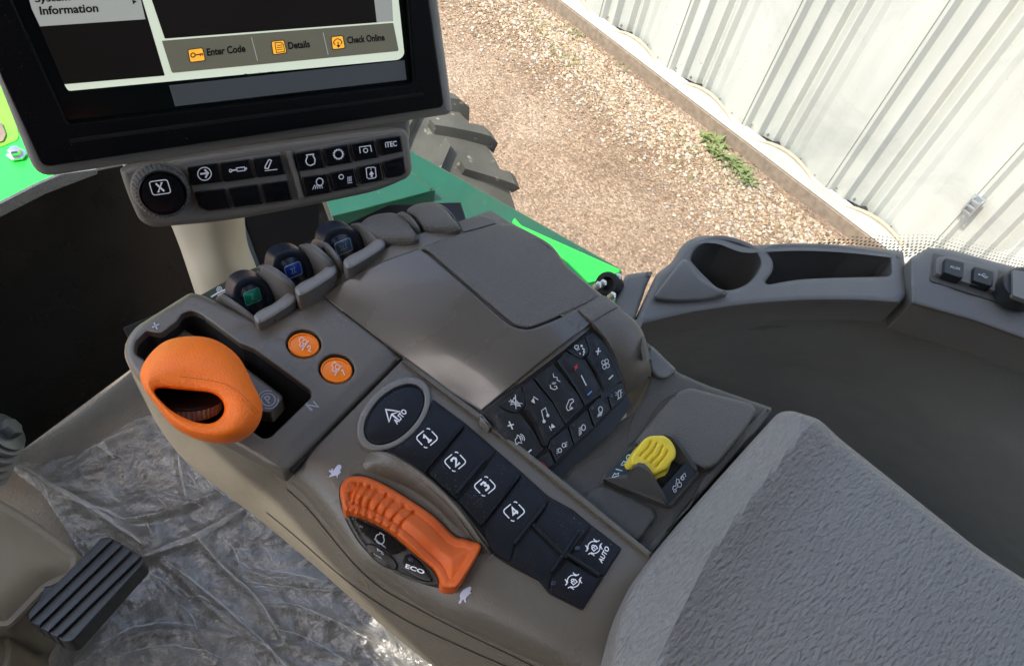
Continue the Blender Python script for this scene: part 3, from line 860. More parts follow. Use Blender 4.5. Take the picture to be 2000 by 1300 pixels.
tile("tray_floor", [(1440, 640), (1480, 530), (1800, 540), (1800, 620)], level(-.556), M['rail'], sc, depth=.004, res=60)
# raised lip in front of the cup
tile("cup_lip", rnd([(1277, 577, 5), (1333, 505, 8), (1345, 508, 6), (1364, 541, 20), (1398, 561, 20), (1424, 571, 5), (1388, 586, 20), (1320, 590, 20), (1282, 585, 8)], 10), Lifted(rail, .002), M['rail'], sc,
     lift=.004, depth=.02, r=.003, res=10, hfun=lambda X, Y: .015 * np.sin(np.clip((588 - Y) / 84, 0, 1) * math.pi / 2))
mk = Mark(level(-.483), .0)
# usb block
tile("socket_housing", rnd([(1776, 560, 3), (1777, 504, 6), (1792, 497, 6), (1812, 484, 10), (1850, 486, 20), (1990, 524, 30), (2200, 590), (2250, 760), (2100, 700), (1900, 628), (1778, 594, 4)], 10), level(-.483), M['rail'], sc, depth=.04, r=.005, res=25, down=(0, 0, -1),
     hfun=lambda X, Y: np.clip((594 - .0 * X + (X - 1776) * .30 - Y) / 60, 0, 1) * .012 - .0)
s_u = level(-.4705)
tile("recess_plate", rnd([(1821, 493, 6), (1990, 536, 6), (2120, 570), (2120, 640), (1985, 602, 10), (1815, 548, 8)], 8), s_u, M['char'], sc, lift=.001, depth=.004, r=.001)
for pts, txt in (([(1829, 502), (1846, 502), (1882, 508), (1882, 543), (1829, 533)], 'AUX'), ([(1898, 520), (1940, 527), (1948, 533), (1944, 568), (1898, 551)], 'usb')):
    pass
tile("port_block", rnd([(1829, 503, 6), (1850, 500, 4), (1950, 526, 5), (1946, 569, 6), (1900, 556), (1828, 534, 5)], 5), s_u, M['rail'], sc, lift=.006, depth=.008, r=.001)
cap = tile("port_cap", rnd([(1846, 503, 4), (1884, 512, 3), (1881, 544, 3), (1868, 541), (1843, 532, 3)], 3), s_u, M['key2'], sc, lift=.011, depth=.008, r=.0012)
mk = Mark(level(-.4705 + .011), .0006); mk.text("AUX", (1855.5, 522.5), (1876, 528), (1855.5, 517.5), bold=.01); mk.build("port_lettering", M['grey'], cap)
cap = tile("port_cap", rnd([(1903, 519, 4), (1941, 530, 3), (1938, 560, 3), (1925, 556), (1900, 548, 3)], 3), s_u, M['key2'], sc, lift=.011, depth=.008, r=.0012)
mk = Mark(level(-.4705 + .011), .0006)
mk.line([(1913, 536), (1930, 541)], 1.2); mk.line([(1917, 537), (1921, 534), (1925, 536)], 1); mk.line([(1919, 538.5), (1924, 542.5), (1928, 543)], 1); mk.fill(ell(1912.5, 535.8, 2, 1.5)); mk.build("usb_symbol", M['grey'], cap)
so_ = empty("power_socket", "round capped power socket with a green edge at the right frame edge", "socket", W(2000, 560, -.47))
tile("socket_ring", ell(2003, 566, 52, 32, -14), s_u, mat("teal rim plastic", (.012, .07, .055), .3), so_, lift=.008, depth=.01, r=.002)
tile("socket_cap", ell(2005, 556, 49, 34, -14), s_u, M['key2'], so_, lift=.02, depth=.014, r=.004)
tile("cap_tab", rnd([(1977, 527), (2040, 535), (2040, 600), (1978, 577)], 4), Lifted(s_u, .02), M['rail'], so_, lift=.003, depth=.004, r=.001)
# mount with black clamp at the front end of the rail
mo = empty("clamp_mount", "small grey wedge mount with a black ring clamp at the front of the rail", "mount", W(1220, 600, -.5))
tile("wedge", rnd([(1198, 606, 5), (1207, 572, 5), (1222, 536, 8), (1276, 529, 6), (1262, 560), (1236, 636, 4), (1216, 618)], 5), level(-.487), M['rail'], mo, depth=.05, r=.004, down=(0, 0, -1))
cpt = W(1189, 556, -.485)
mb = MB(); mb.lathe(cpt, (ray(1189, 556) * -1 + Vector((-.5, .3, .4))).normalized(), [(.009, -.012), (.0115, -.010), (.0115, .005), (.010, .007), (.0065, .007), (.006, .0), (.001, .0)], n=28)
mb.build("ring", M['black'], mo)
for q_ in ((1207, 541), (1196, 577), (1178, 553), (1168, 557)):
    mb = MB(); mb.lathe(W(*q_, -.478), (.2, -.3, 1), [(.0032, -.004), (.0032, .002), (.0018, .003), (.0002, .003)], n=10); mb.build("screw", M['chrome'], mo)

# ---- cab floor, firewall, film, pedal
FL = -.95
M['carpet'] = mat("worn taupe carpet", (.15, .128, .095), .95, grain=1.0, gs=260, var=.35, vs_=18)
fp_ = [Vector((-1.3, -1.2, 0)), Vector((1.0, -1.2, 0)), W(1700, 950, FL) + Vector((.12, 0, 0)), W(1400, 800, FL) + Vector((.10, .06, 0)), W(262, 712, FL), W(-40, 931, FL), Vector((-1.3, .9, 0))]
c0 = CAM.z + FL
V = [(p.x, p.y, c0) for p in fp_] + [(p.x, p.y, c0 - .05) for p in fp_]
mesh("cab_floor", V, [tuple(range(7)), tuple(range(7, 14))[::-1]] + [(i, i + 7, (i + 1) % 7 + 7, (i + 1) % 7) for i in range(7)], M['carpet'], smooth=False, kind='structure')
# firewall: tall dark panel rising from the floor line in front
fa = W(-40, 935, FL); fb = W(262, 716, FL)
df = (fb - fa).normalized(); df.z = 0
fup = Vector((0, 0, 1)) + Vector((-df.y, df.x, 0)) * .12
s_d = Plane(fa, fb, fa + fup)
de = empty("front_trim_panel", "dark brown satin trim panel behind the gear lever and display", "trim panel", fa)
tile("panel_face", rnd([(-120, 1000), (-120, 470), (0, 412), (75, 374), (150, 340), (300, 310), (480, 290), (520, 620), (262, 716)], 2), s_d, M['dash'], de, depth=.006, r=.002, res=40,
     hfun=lambda X, Y: .012 * np.sin(np.clip((X + 60) / 420, 0, 1) * math.pi))
tile("padded_edge", rnd([(-120, 478), (-120, 455), (0, 398), (70, 362), (120, 340), (190, 330), (190, 340), (90, 378), (0, 424)], 3), Lifted(s_d, .017), mat("woven grey edge fabric", (.19, .185, .165), .8, grain=1.5, gs=450, var=.3, vs_=400), de, depth=.004, r=.001, res=16)
# foot of the panel: dark gap line
# grey ribbed boot with hex bolt
bo = empty("ribbed_boot", "grey ribbed rubber boot with a hex bolt at the left frame edge", "boot", W(10, 880, -.86))
ax = (Dp(62, 905, .80) - Dp(-60, 790, .87)).normalized()
axx = (Dp(150, 800, .86) - Dp(40, 872, .86)).normalized()
c_ = Dp(-18, 862, .86)
pr = []
for k in range(5):
    h0 = k * .010 - .03
    rr_ = .050 - .005 * k
    pr += [(rr_ - .008, h0), (rr_, h0 + .002), (rr_, h0 + .0075), (rr_ - .008, h0 + .0095)]
pr += [(.02, .019), (.001, .019)]
mb = MB(); mb.lathe(c_, axx, pr, n=48); mb.build("bellows", mat("grey boot rubber", (.16, .155, .14), .5, dust=.5), bo, autos=50)
cb = c_ + axx * .020
mb = MB(); mb.lathe(cb, axx, [(.026, 0), (.026, .003), (.018, .004)], n=30); mb.lathe(cb + axx * .004, axx, [(.0125, 0), (.0125, .009), (.011, .011), (.001, .011)], n=6); mb.build("hex_bolt", mat("dark zinc", (.12, .13, .13), .35, metal=.7), bo, autos=25)

# beige footwell box and its lower part
M['bulk'] = mat("beige moulded tunnel", (.17, .14, .095), .45, grain=.3, gs=700, var=.18, vs_=9)
fw = empty("column_cover", "beige moulded cover with a rounded edge beside the pedal", "cover", W(40, 1100, -.8))
tile("cover_top", rnd([(-120, 900, 5), (0, 975, 30), (60, 1010, 30), (158, 1082, 14), (150, 1130, 30), (95, 1152, 20), (60, 1190, 30), (20, 1230), (-120, 1230)], 12), plane3((0, 980, -.82), (150, 1090, -.86), (0, 1200, -.80)), M['bulk'], fw, depth=.10, r=.012, res=16, crown=.012, cw=60, down=(0, 0, -1))
tile("cover_foot", rnd([(-120, 1140), (0, 1160, 30), (48, 1205, 20), (22, 1240, 20), (28, 1275, 20), (10, 1330), (-120, 1400)], 12), plane3((0, 1180, -.83), (40, 1230, -.84), (0, 1300, -.83)), M['bulk'], fw, depth=.10, r=.01, res=16, crown=.01, cw=40, down=(0, 0, -1))
# pedal
pe = empty("foot_pedal", "black ribbed rubber foot pedal on a dark arm", "pedal", W(160, 1150, -.86))
s_p = plane3((60, 1200, -.80), (200, 1050, -.83), (280, 1085, -.80))
N1 = Vector((-.55, -.83)); 
def ribs(X, Y):
    u = (X - 55) * .70 + (Y - 1195) * .72; z = np.zeros_like(u)
    for q_ in (17, 38, 59, 80): z -= .0045 * np.exp(-((u - q_) / 3.4) ** 2)
    return z
tile("tread_pad", rnd([(54, 1196, 7), (198, 1050, 12), (214, 1047, 6), (280, 1086, 8), (281, 1100, 6), (142, 1252, 10), (126, 1254, 6), (57, 1212, 6)], 8), s_p, mat("scuffed black pedal rubber", (.016, .016, .016), .5, grain=.5, gs=900, dust=.6, dscale=500), pe, lift=.004, depth=.014, r=.003, res=2.6, step=4, hfun=ribs)
tile("pedal_arm", rnd(spl([(-60, 1098), (0, 1108), (50, 1124), (85, 1143), (110, 1146), (75, 1190), (58, 1200), (30, 1180), (0, 1162), (-60, 1150)], 4, True), 0), plane3((0, 1120, -.835), (100, 1146, -.83), (50, 1190, -.825)), mat("dark blue grey arm", (.026, .03, .036), .5, grain=.3), pe, depth=.012, r=.003, res=16)

# clear plastic film over the carpet
def film_mat():
    m = bpy.data.materials.new("clear plastic film"); m.use_nodes = True; t = m.node_tree; N = t.nodes; L = t.links; N.clear()
    o = N.new("ShaderNodeOutputMaterial"); tr = N.new("ShaderNodeBsdfTransparent"); tr.inputs[0].default_value = (.85, .87, .88, 1)
    gl = N.new("ShaderNodeBsdfGlossy"); gl.inputs[0].default_value = (.80, .79, .76, 1); gl.inputs[1].default_value = .17
    df = N.new("ShaderNodeBsdfDiffuse"); df.inputs[0].default_value = (.60, .57, .52, 1)
    geo = N.new("ShaderNodeNewGeometry")
    n = N.new("ShaderNodeTexNoise"); n.inputs["Scale"].default_value = 14; n.inputs["Detail"].default_value = 10; n.inputs["Distortion"].default_value = 1.2; L.new(geo.outputs["Position"], n.inputs["Vector"])
    n1 = N.new("ShaderNodeTexNoise"); n1.inputs["Scale"].default_value = 22; n1.inputs["Detail"].default_value = 7; n1.inputs["Distortion"].default_value = 1.6
    mp = N.new("ShaderNodeMapping"); mp.inputs["Scale"].default_value = (1, .4, 1); mp.inputs["Rotation"].default_value = (0, 0, -.5); L.new(geo.outputs["Position"], mp.inputs[0]); L.new(mp.outputs[0], n1.inputs["Vector"])
    bp = N.new("ShaderNodeBump"); bp.inputs["Strength"].default_value = .35; bp.inputs["Distance"].default_value = .003; rs1 = N.new("ShaderNodeMath"); rs1.operation = 'SUBTRACT'; rs1.inputs[1].default_value = .5; L.new(n1.outputs[0], rs1.inputs[0])
    rs2 = N.new("ShaderNodeMath"); rs2.operation = 'ABSOLUTE'; L.new(rs1.outputs[0], rs2.inputs[0])
    rs3 = N.new("ShaderNodeMapRange"); rs3.inputs[2].default_value = .09; rs3.inputs[3].default_value = 1; rs3.inputs[4].default_value = 0; L.new(rs2.outputs[0], rs3.inputs[0])
    L.new(rs3.outputs[0], bp.inputs["Height"])
    b2 = N.new("ShaderNodeBump"); b2.inputs["Strength"].default_value = .6; b2.inputs["Distance"].default_value = .02; L.new(n.outputs[0], b2.inputs["Height"]); L.new(bp.outputs[0], b2.inputs["Normal"])
    L.new(b2.outputs[0], gl.inputs["Normal"]); L.new(b2.outputs[0], df.inputs["Normal"])
    fr = N.new("ShaderNodeFresnel"); fr.inputs[0].default_value = 1.45; L.new(b2.outputs[0], fr.inputs["Normal"])
    m1 = N.new("ShaderNodeMixShader"); mf = N.new('ShaderNodeMath'); mf.operation = 'MULTIPLY_ADD'; mf.inputs[1].default_value = .12; mf.inputs[2].default_value = .09; mf.use_clamp = True; L.new(rs3.outputs[0], mf.inputs[0]); L.new(mf.outputs[0], m1.inputs[0]); L.new(tr.outputs[0], m1.inputs[1]); L.new(df.outputs[0], m1.inputs[2])
    fa_ = N.new("ShaderNodeMath"); fa_.operation = 'MULTIPLY_ADD'; fa_.inputs[1].default_value = 1.35; fa_.inputs[2].default_value = .01; L.new(fr.outputs[0], fa_.inputs[0])
    m2 = N.new("ShaderNodeMixShader"); L.new(fa_.outputs[0], m2.inputs[0]); L.new(m1.outputs[0], m2.inputs[1]); L.new(gl.outputs[0], m2.inputs[2])
    L.new(m2.outputs[0], o.inputs[0]); return m
M['film'] = film_mat()
folds = [[(20, 905), (120, 960), (200, 1005), (285, 1062)], [(285, 1085), (370, 1050), (480, 990)], [(385, 1046), (440, 1110), (500, 1170), (560, 1250)], [(320, 1095), (420, 1190), (520, 1260), (580, 1320)],
         [(120, 905), (200, 860), (270, 830)], [(348, 882), (352, 930), (362, 970)], [(480, 1110), (560, 1130), (680, 1150)], [(520, 1180), (600, 1190), (720, 1240)], [(300, 1120), (420, 1290)], [(200, 1010), (300, 1000), (420, 960)],
         [(90, 900), (60, 930), (140, 960), (250, 1010)], [(430, 1000), (520, 1010), (640, 1080)], [(500, 1250), (600, 1265), (700, 1290)], [(150, 1290), (300, 1230), (480, 1240)]]
fsp = [[W(x, y, FL + .03) for x, y in spl(f, 6)] for f in folds]
segs = []
for i, f in enumerate(fsp):
    for a, b in zip(f, f[1:]): segs.append((a.x, a.y, b.x, b.y, (.014 if i in (0, 1, 2, 3, 9) else .008), (.009 if i in (0, 1) else .0045)))
segs = np.array(segs)
def film_h(x, y):
    ax, ay, bx, by = segs[:, 0], segs[:, 1], segs[:, 2], segs[:, 3]
    L = (bx - ax) ** 2 + (by - ay) ** 2
    t = np.clip(((x - ax) * (bx - ax) + (y - ay) * (by - ay)) / L, 0, 1)
    d = np.hypot(x - ax - t * (bx - ax), y - ay - t * (by - ay))
    z = float(np.max(segs[:, 4] * np.exp(-(d / segs[:, 5]) ** 1.3)))
    p = Vector((x * 9, y * 9, 0)); 
    z += .008 * noise.noise(p) + .003 * (1 - abs(noise.noise(Vector((x * 22 + y * 9, y * 16, 4)))) * 2.5)
    q_ = noise.noise(Vector((x * 40, y * 70 + x * 20, 9))); z += .0013 * (1 - abs(q_) * 3)
    q_ = noise.noise(Vector((x * 110 + y * 40, y * 90, 2))); z += .0005 * (1 - abs(q_) * 3)
    return z
out = [(28, 900), (70, 905), (160, 885), (268, 820), (420, 780), (760, 960), (1000, 1300), (760, 1420), (100, 1400), (110, 1300), (160, 1082), (145, 1060), (120, 1020), (80, 960), (30, 925)]
out = clean([(p.x, p.y) for p in [W(x, y, FL + .02) for x, y in out]], .001)
tv, tf = cdt([(x * 1000, y * 1000) for x, y in (out if area(out) > 0 else out[::-1])], [], 3.2)
V = [(x / 1000, y / 1000, CAM.z + FL + .016 + film_h(x / 1000, y / 1000)) for x, y in tv]
film = mesh("plastic_film", V, tf, M['film'], label="crumpled clear plastic film spread over the cab floor carpet", cat="plastic film", autos=180)
film_s = Surf([Vector(v) for v in V], tf); film_s.g = .9
def pleat_mat():
    m = bpy.data.materials.new("doubled film pleat"); m.use_nodes = True; b_ = m.node_tree.nodes["Principled BSDF"]
    b_.inputs["Base Color"].default_value = (.48, .46, .42, 1); b_.inputs["Roughness"].default_value = .35; b_.inputs["Alpha"].default_value = .34; return m
PM = pleat_mat()
rg = random.Random(4)
def pleat(path, w, jit=3, al=1):
    mk = Mark(film_s, .002); p = spl([(x + rg.uniform(-jit, jit), y + rg.uniform(-jit, jit)) for x, y in spl(path, 4)], 3)
    n = len(p)
    for i in range(n - 1):
        mk.line([p[i], p[i + 1]], w * (.35 + .9 * math.sin(math.pi * (i + .5) / n)) * rg.uniform(.8, 1.15))
    mk.build("film_pleat", PM, film)
pleat([(283, 1084), (330, 1066), (385, 1046), (440, 1015), (478, 990)], 10, .6)
pleat([(385, 1046), (408, 1075), (450, 1120), (500, 1165), (553, 1248)], 3, 1)
pleat([(318, 1092), (380, 1135), (450, 1195), (520, 1258), (575, 1318)], 4, 1)
pleat([(30, 905), (75, 928), (120, 958), (170, 985), (225, 1022), (283, 1064)], 7, 2)
pleat([(120, 970), (165, 985), (200, 992), (245, 1015), (290, 1018)], 4, 2)
pleat([(60, 895), (120, 888), (180, 870), (262, 830)], 3, 1.5)
pleat([(348, 885), (352, 915), (362, 968)], 3, 1)
pleat([(350, 900), (400, 925), (430, 960), (475, 985)], 2.2, 2)
pleat([(72, 908), (100, 985), (140, 1060), (158, 1084)], 3, 1.5)
pleat([(500, 1108), (560, 1118), (640, 1135)], 2, 1)
pleat([(480, 1135), (560, 1145), (600, 1150), (680, 1152)], 2, 1)
pleat([(500, 1175), (575, 1180), (650, 1210), (730, 1252)], 2, 1)
pleat([(520, 1222), (600, 1245), (690, 1300)], 2, 1)
pleat([(480, 1010), (500, 1002), (520, 996)], 2, 1)
pleat([(230, 1060), (300, 1120), (360, 1165)], 2.6, 2)
pleat([(170, 1265), (260, 1225), (330, 1215), (400, 1222)], 2.4, 2)
pleat([(200, 1290), (300, 1262), (380, 1265), (450, 1290)], 2, 2)
for _ in range(34):
    x_ = rg.uniform(130, 640); y_ = rg.uniform(880, 1290)
    if y_ < 900 + (x_ - 350) * .95 - 0 and x_ > 330: continue
    if x_ < 300 and y_ > 1040: continue
    a_ = rg.uniform(-.3, .9); L_ = rg.uniform(25, 80)
    pleat([(x_, y_), (x_ + L_ * .5 * math.cos(a_), y_ + L_ * .5 * math.sin(a_) + rg.uniform(-6, 6)), (x_ + L_ * math.cos(a_ + .3), y_ + L_ * math.sin(a_ + .3))], rg.uniform(1.2, 2.4), 1)
# post behind the levers and dark box
po = empty("display_post", "cream painted post standing below the display beside a black box", "post", W(420, 520, -.55))
pa = plane3((335, 445, -.40), (465, 435, -.40), (400, 565, -.47))
loft("post_body", [[(318, 400, -.40), (345, 398, -.385), (410, 396, -.375), (455, 392, -.39), (476, 390, -.41)],
                   [(350, 480, -.45), (368, 478, -.435), (420, 474, -.425), (462, 470, -.44), (482, 468, -.46)],
                   [(372, 545, -.49), (392, 546, -.47), (440, 535, -.46), (480, 525, -.475), (500, 520, -.5)],
                   [(390, 600, -.54), (410, 605, -.51), (455, 595, -.50), (500, 585, -.51), (520, 580, -.54)]], M['beige'], po, nu=6, nv=5, thick=.004)
bx = empty("control_box", "matt black box with a pale edge between the post and the levers", "box", W(560, 470, -.6))
s_b = plane3((480, 440, -.50), (640, 410, -.50), (520, 540, -.56))
tile("box_face", rnd([(474, 420), (628, 385), (668, 470), (640, 540), (500, 570)], 4), s_b, mat("matt black box paint", (.008, .008, .01), .5), bx, depth=.05, r=.003)
tile("box_edge", rnd([(626, 384), (634, 382), (660, 452), (652, 455)], 1), Lifted(s_b, .004), M['beige'], bx, depth=.02, r=.001)
tile("box_side", rnd([(462, 432), (474, 428), (512, 530), (498, 536)], 1), Lifted(s_b, .003), mat("slate blue edge", (.10, .12, .13), .4), bx, depth=.02, r=.001)
# ================================================================ ARMREST CONSOLE
con = empty("armrest_console", "taupe operator armrest console with gear lever, keys and leather pad", "console", W(900, 800, -.42))
DN = (0, 0, -1)
# ---- front pod with the gear slot
pod_s = level(-.340)
slot = rnd([(265, 668, 6), (287, 647, 6), (307, 651, 3), (316, 651, 3), (346, 628, 4), (354, 615, 6), (373, 607, 8), (392, 614, 10), (470, 672, 3), (484, 677, 4), (497, 683, 3), (607, 764, 6), (608, 777, 6), (528, 854, 6), (514, 857, 6), (492, 842), (262, 690, 10)], 5)
hb2 = ell(593, 672, 34.5, 27.5, -5, 40); hb1 = ell(657, 721, 35, 28.5, -5, 40)
pod_out = rnd([(243, 672, 26), (262, 640, 20), (372, 571, 8), (398, 577, 8), (507, 633, 4), (514, 638, 4), (626, 577, 6), (633, 576, 4), (788, 697, 3), (556, 928, 8), (480, 880, 60), (420, 850, 40), (300, 775, 60), (246, 705, 30)], 6)
def pod_h(X, Y):
    z = np.zeros_like(X)
    # chamfer falling to the rear gap
    u = ((X - 556) * (697 - 928) - (Y - 928) * (788 - 556)) / math.hypot(232, 231)   # distance in front of the gap line
    z -= .0035 * np.clip(1 - np.abs(u) / 34., 0, 1) ** 1.2
    # shallow valley beside the lever bank
    v = np.clip(1 - np.hypot((X - 528) / 90, (Y - 648) / 26), 0, 1); z -= .0025 * v
    return z
tile("front_pod", pod_out, pod_s, M['taupe'], con, lift=.001, depth=.008, r=.0035, res=9, step=9, holes=[slot, hb2, hb1], hdepth=.0045, hr=.0014, down=DN, rn=4, hfun=pod_h)
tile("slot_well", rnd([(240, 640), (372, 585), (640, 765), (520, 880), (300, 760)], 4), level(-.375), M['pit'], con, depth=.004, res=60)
# slot walls: an open sleeve
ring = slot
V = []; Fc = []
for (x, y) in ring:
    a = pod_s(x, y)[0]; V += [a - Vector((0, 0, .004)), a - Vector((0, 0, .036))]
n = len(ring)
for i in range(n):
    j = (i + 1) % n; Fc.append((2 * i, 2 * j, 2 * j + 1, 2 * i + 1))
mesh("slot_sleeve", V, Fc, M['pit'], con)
tile("lever_plate", rnd([(333, 664, 4), (350, 643, 5), (364, 645, 5), (480, 718, 10), (552, 772, 8), (553, 781, 5), (530, 807, 5), (516, 806, 6), (440, 780), (360, 700)], 5), level(-.352), M['taupe'], con, depth=.01, r=.0015, res=20)
mk = Mark(level(-.351), .0004)
fr = Fr((524, 780), (.74, -.52), (-.62, -.70))
mk.line([fr(p) for p in arc(0, 0, 14, n=28)], 2.2); mk.line([fr(p) for p in arc(0, 0, 20, -150, -30, 12)], 2); mk.line([fr(p) for p in arc(0, 0, 20, 30, 150, 12)], 2)
mk.line([fr(p) for p in [(-3.5, -8), (-3.5, 8), (1, 8), (4.5, 6.5), (5, 4), (4.5, 1.5), (1, 0), (-3.5, 0)]], 3)
mk.line([(508, 790), (513, 800)], 2)
mk.build("park_symbol", M['grey'], con)
mk = Mark(pod_s, .0016)
mk.line([(297, 639), (311, 633)], 2.6); mk.line([(301, 630), (307, 643)], 2.6); mk.build("plus_symbol", M['grey'], con)
mk = Mark(pod_s, .0012)
fr = Fr((611, 792), (.74, -.42), (-.50, -.55))
mk.line([fr(p) for p in [(-8, -10), (-8, 10), (8, -10), (8, 10)]], 2.4); mk.line([fr(p) for p in [(-11, -10), (-11, 14), (-4, 14)]], 1); mk.build("letter_n", M['grey'], con)
# orange round buttons
def tractor_icon(mk, fr, w):
    mk.line([(-15, 2), (-15, 12), (-3, 14), (2, 4), (10, 3), (11, -5), (6, -6)], w, fr)
    mk.line(arc(-8, -4, 6.5, n=18), w, fr); mk.line(arc(6, -7, 3.8, n=14), w, fr)
    mk.line([(-17, -12), (14, -12)], w, fr); mk.line([(-1, -5), (2, -5)], w, fr)
    mk.fill([(14, -12 + 3), (19, -12), (14, -15)], fr)
for (cx, cy, a, b, tx) in ((593, 672, 30.5, 23.5, '2'), (657, 721, 31, 24.5, '1')):
    bt = tile("round_button", ell(cx, cy + 1.5, a, b, -5, 40), level(-.3415), M['obtn'], con, lift=.001, depth=.006, r=.0008, res=10, crown=.0006)
    tile("button_bezel", ell(cx, cy + .8, a + 4, b + 4, -5, 40), level(-.3445), M['seam'], con, lift=.001, depth=.004, r=.0008, res=16)
    mk = Mark(level(-.3395), .0002)
    k = .74
    fr = Fr((cx - 3, cy - 2), (-.62 * k, .55 * k), (-.62 * k, -.66 * k))
    fr = Fr((cx - 3, cy - 2), (-.50 * k, .72 * k), (-.72 * k, -.48 * k))
    tractor_icon(mk, fr, 1.8)
    if tx == '2': mk.text("2", (600.5, 681), (610, 683.5), (607, 674.5), bold=.03) if False else mk.line([(600, 679), (602, 675), (606, 675.5), (606, 680), (602, 684), (608, 686.5)], 1.9)
    else: mk.line([(665, 724), (669, 722), (673, 732.5)], 2.0)
    mk.build("button_symbol", mat("pale pink printing", (.80, .55, .42), .5), bt)

# ---- gear lever: closed ring loft, hollow mouth with a ribbed thumb wheel
gl = "gear_lever"
D0 = .315
sil = [(271, 730), (283, 705), (292, 691), (323, 665), (369, 656), (415, 661), (455, 685), (477, 713), (495, 753), (508, 775), (514, 795), (511, 818), (495, 845), (471, 861), (440, 867), (397, 861), (366, 850), (332, 827), (302, 787), (280, 757)]
mouth = [(294, 759), (312, 759), (332, 761), (385, 765), (410, 768), (425, 774), (436, 787), (435, 806), (415, 821), (385, 820), (354, 809), (330, 795), (312, 778)]
def polar(poly, c, n=72):
    o = dens(clean(poly), 1.0); an = [math.atan2(p[1] - c[1], p[0] - c[0]) for p in o]; rr = [math.hypot(p[0] - c[0], p[1] - c[1]) for p in o]
    idx = np.argsort(an); an = np.array(an)[idx]; rr = np.array(rr)[idx]
    t = np.linspace(-math.pi, math.pi, n, endpoint=False)
    r = np.interp(t, an, rr, period=2 * math.pi)
    for _ in range(2): r = (np.roll(r, 1) + 2 * r + np.roll(r, -1)) / 4
    return [(c[0] + a * math.cos(b), c[1] + a * math.sin(b)) for a, b in zip(r, t)]
cS = (392, 762); cM = (374, 787)
S = polar(spl(sil, 5, True), cS); Mo = polar([(cM[0] + (x - cM[0]) * 1.03, cM[1] + 1 + (y - cM[1]) * 1.12) for x, y in spl(mouth, 4, True)], cM)
def lerp(A, B, t): return [(a[0] + (b[0] - a[0]) * t, a[1] + (b[1] - a[1]) * t) for a, b in zip(A, B)]
def scl(A, c, s, dx=0, dy=0): return [(c[0] + (a[0] - c[0]) * s + dx, c[1] + (a[1] - c[1]) * s + dy) for a in A]
rr_ = [(scl(S, cS, .10, 25, -5), .052), (scl(S, cS, .6, 12, -5), .050), (scl(S, cS, .82, 6, -3), .042), (scl(S, cS, .94, 2, -1), .028), (S, .012), (scl(S, cS, 1.0), .004),
       (lerp(S, Mo, .10), -.006), (lerp(S, Mo, .25), -.0125), (lerp(S, Mo, .45), -.0165), (lerp(S, Mo, .65), -.0165), (lerp(S, Mo, .82), -.0155), (lerp(S, Mo, .94), -.0145), (Mo, -.0125), (scl(Mo, cM, .985), -.009), (scl(Mo, cM, .99), .034)]
def tiltd(x, y):   # upper part lies further back than the mouth side
    return (840 - y) * .00013 + (x - 392) * .00004
V = []; Fc = []
for loop, dz in rr_:
    for (x, y) in loop: V.append(Dp(x, y, D0 + dz + tiltd(x, y)))
n = len(S)
for i in range(len(rr_) - 1):
    for k in range(n): Fc.append((i * n + k, i * n + (k + 1) % n, (i + 1) * n + (k + 1) % n, (i + 1) * n + k))
Fc.append([k for k in range(n)][::-1])
KV, KF = list(V), list(Fc)
knob = mesh("gear_lever_knob", V, Fc, M['orange'], con, autos=180)
bm = bmesh.new(); bm.from_mesh(knob.data); bmesh.ops.recalc_face_normals(bm, faces=bm.faces); bm.to_mesh(knob.data); bm.free()
sub = knob.modifiers.new("smooth", 'SUBSURF'); sub.levels = 1; sub.render_levels = 1
V = [Dp(x, y, D0 + .034 + tiltd(x, y)) for x, y in scl(Mo, cM, 1.04)]
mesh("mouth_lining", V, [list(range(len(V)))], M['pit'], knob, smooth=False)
def wheel_axis():
    u = (Dp(370, 700, D0) - Dp(374, 780, D0)).normalized(); v = -ray(370, 780).normalized()
    return (u * .94 + v * .32).normalized()
wax = wheel_axis(); ctr = Dp(374, 779, D0 + .0115)
mb = MB(); mb.lathe(ctr, wax, [(.001, -.0060), (.0120, -.0060), (.0129, -.0052), (.0129, -.0008), (.0122, 0), (.001, 0)], n=144, mod=lambda k, r, h: (.93 if (k % 4) < 2 and r > .0127 else 1))
mb.build("thumb_wheel", mat("ribbed wheel grey", (.26, .25, .23), .35), knob, autos=20)
ks_ = Surf([Vector(v) for v in KV], KF); ks_.g = .3
mk = Mark(ks_, .0009); mk.line(spl([(352, 735), (400, 741), (440, 750), (470, 768), (492, 790), (506, 806)], 5), 1.0); mk.build("mould_seam", mat("dark orange seam", (.35, .06, .004), .6), knob)
mb = MB(); mb.lathe(ctr, wax, [(.0130, -.0006), (.0134, 0), (.0130, .0009), (.0120, .0011), (.0115, .0005), (.001, .0004)], n=60); mb.build("wheel_cap", M['key'], knob, autos=40)
# stem
mb = MB(); mb.cyl(Dp(420, 765, D0 + .045), Dp(440, 768, D0 + .085), .012, .011); mb.build("gear_lever_stem", M['black'], con)

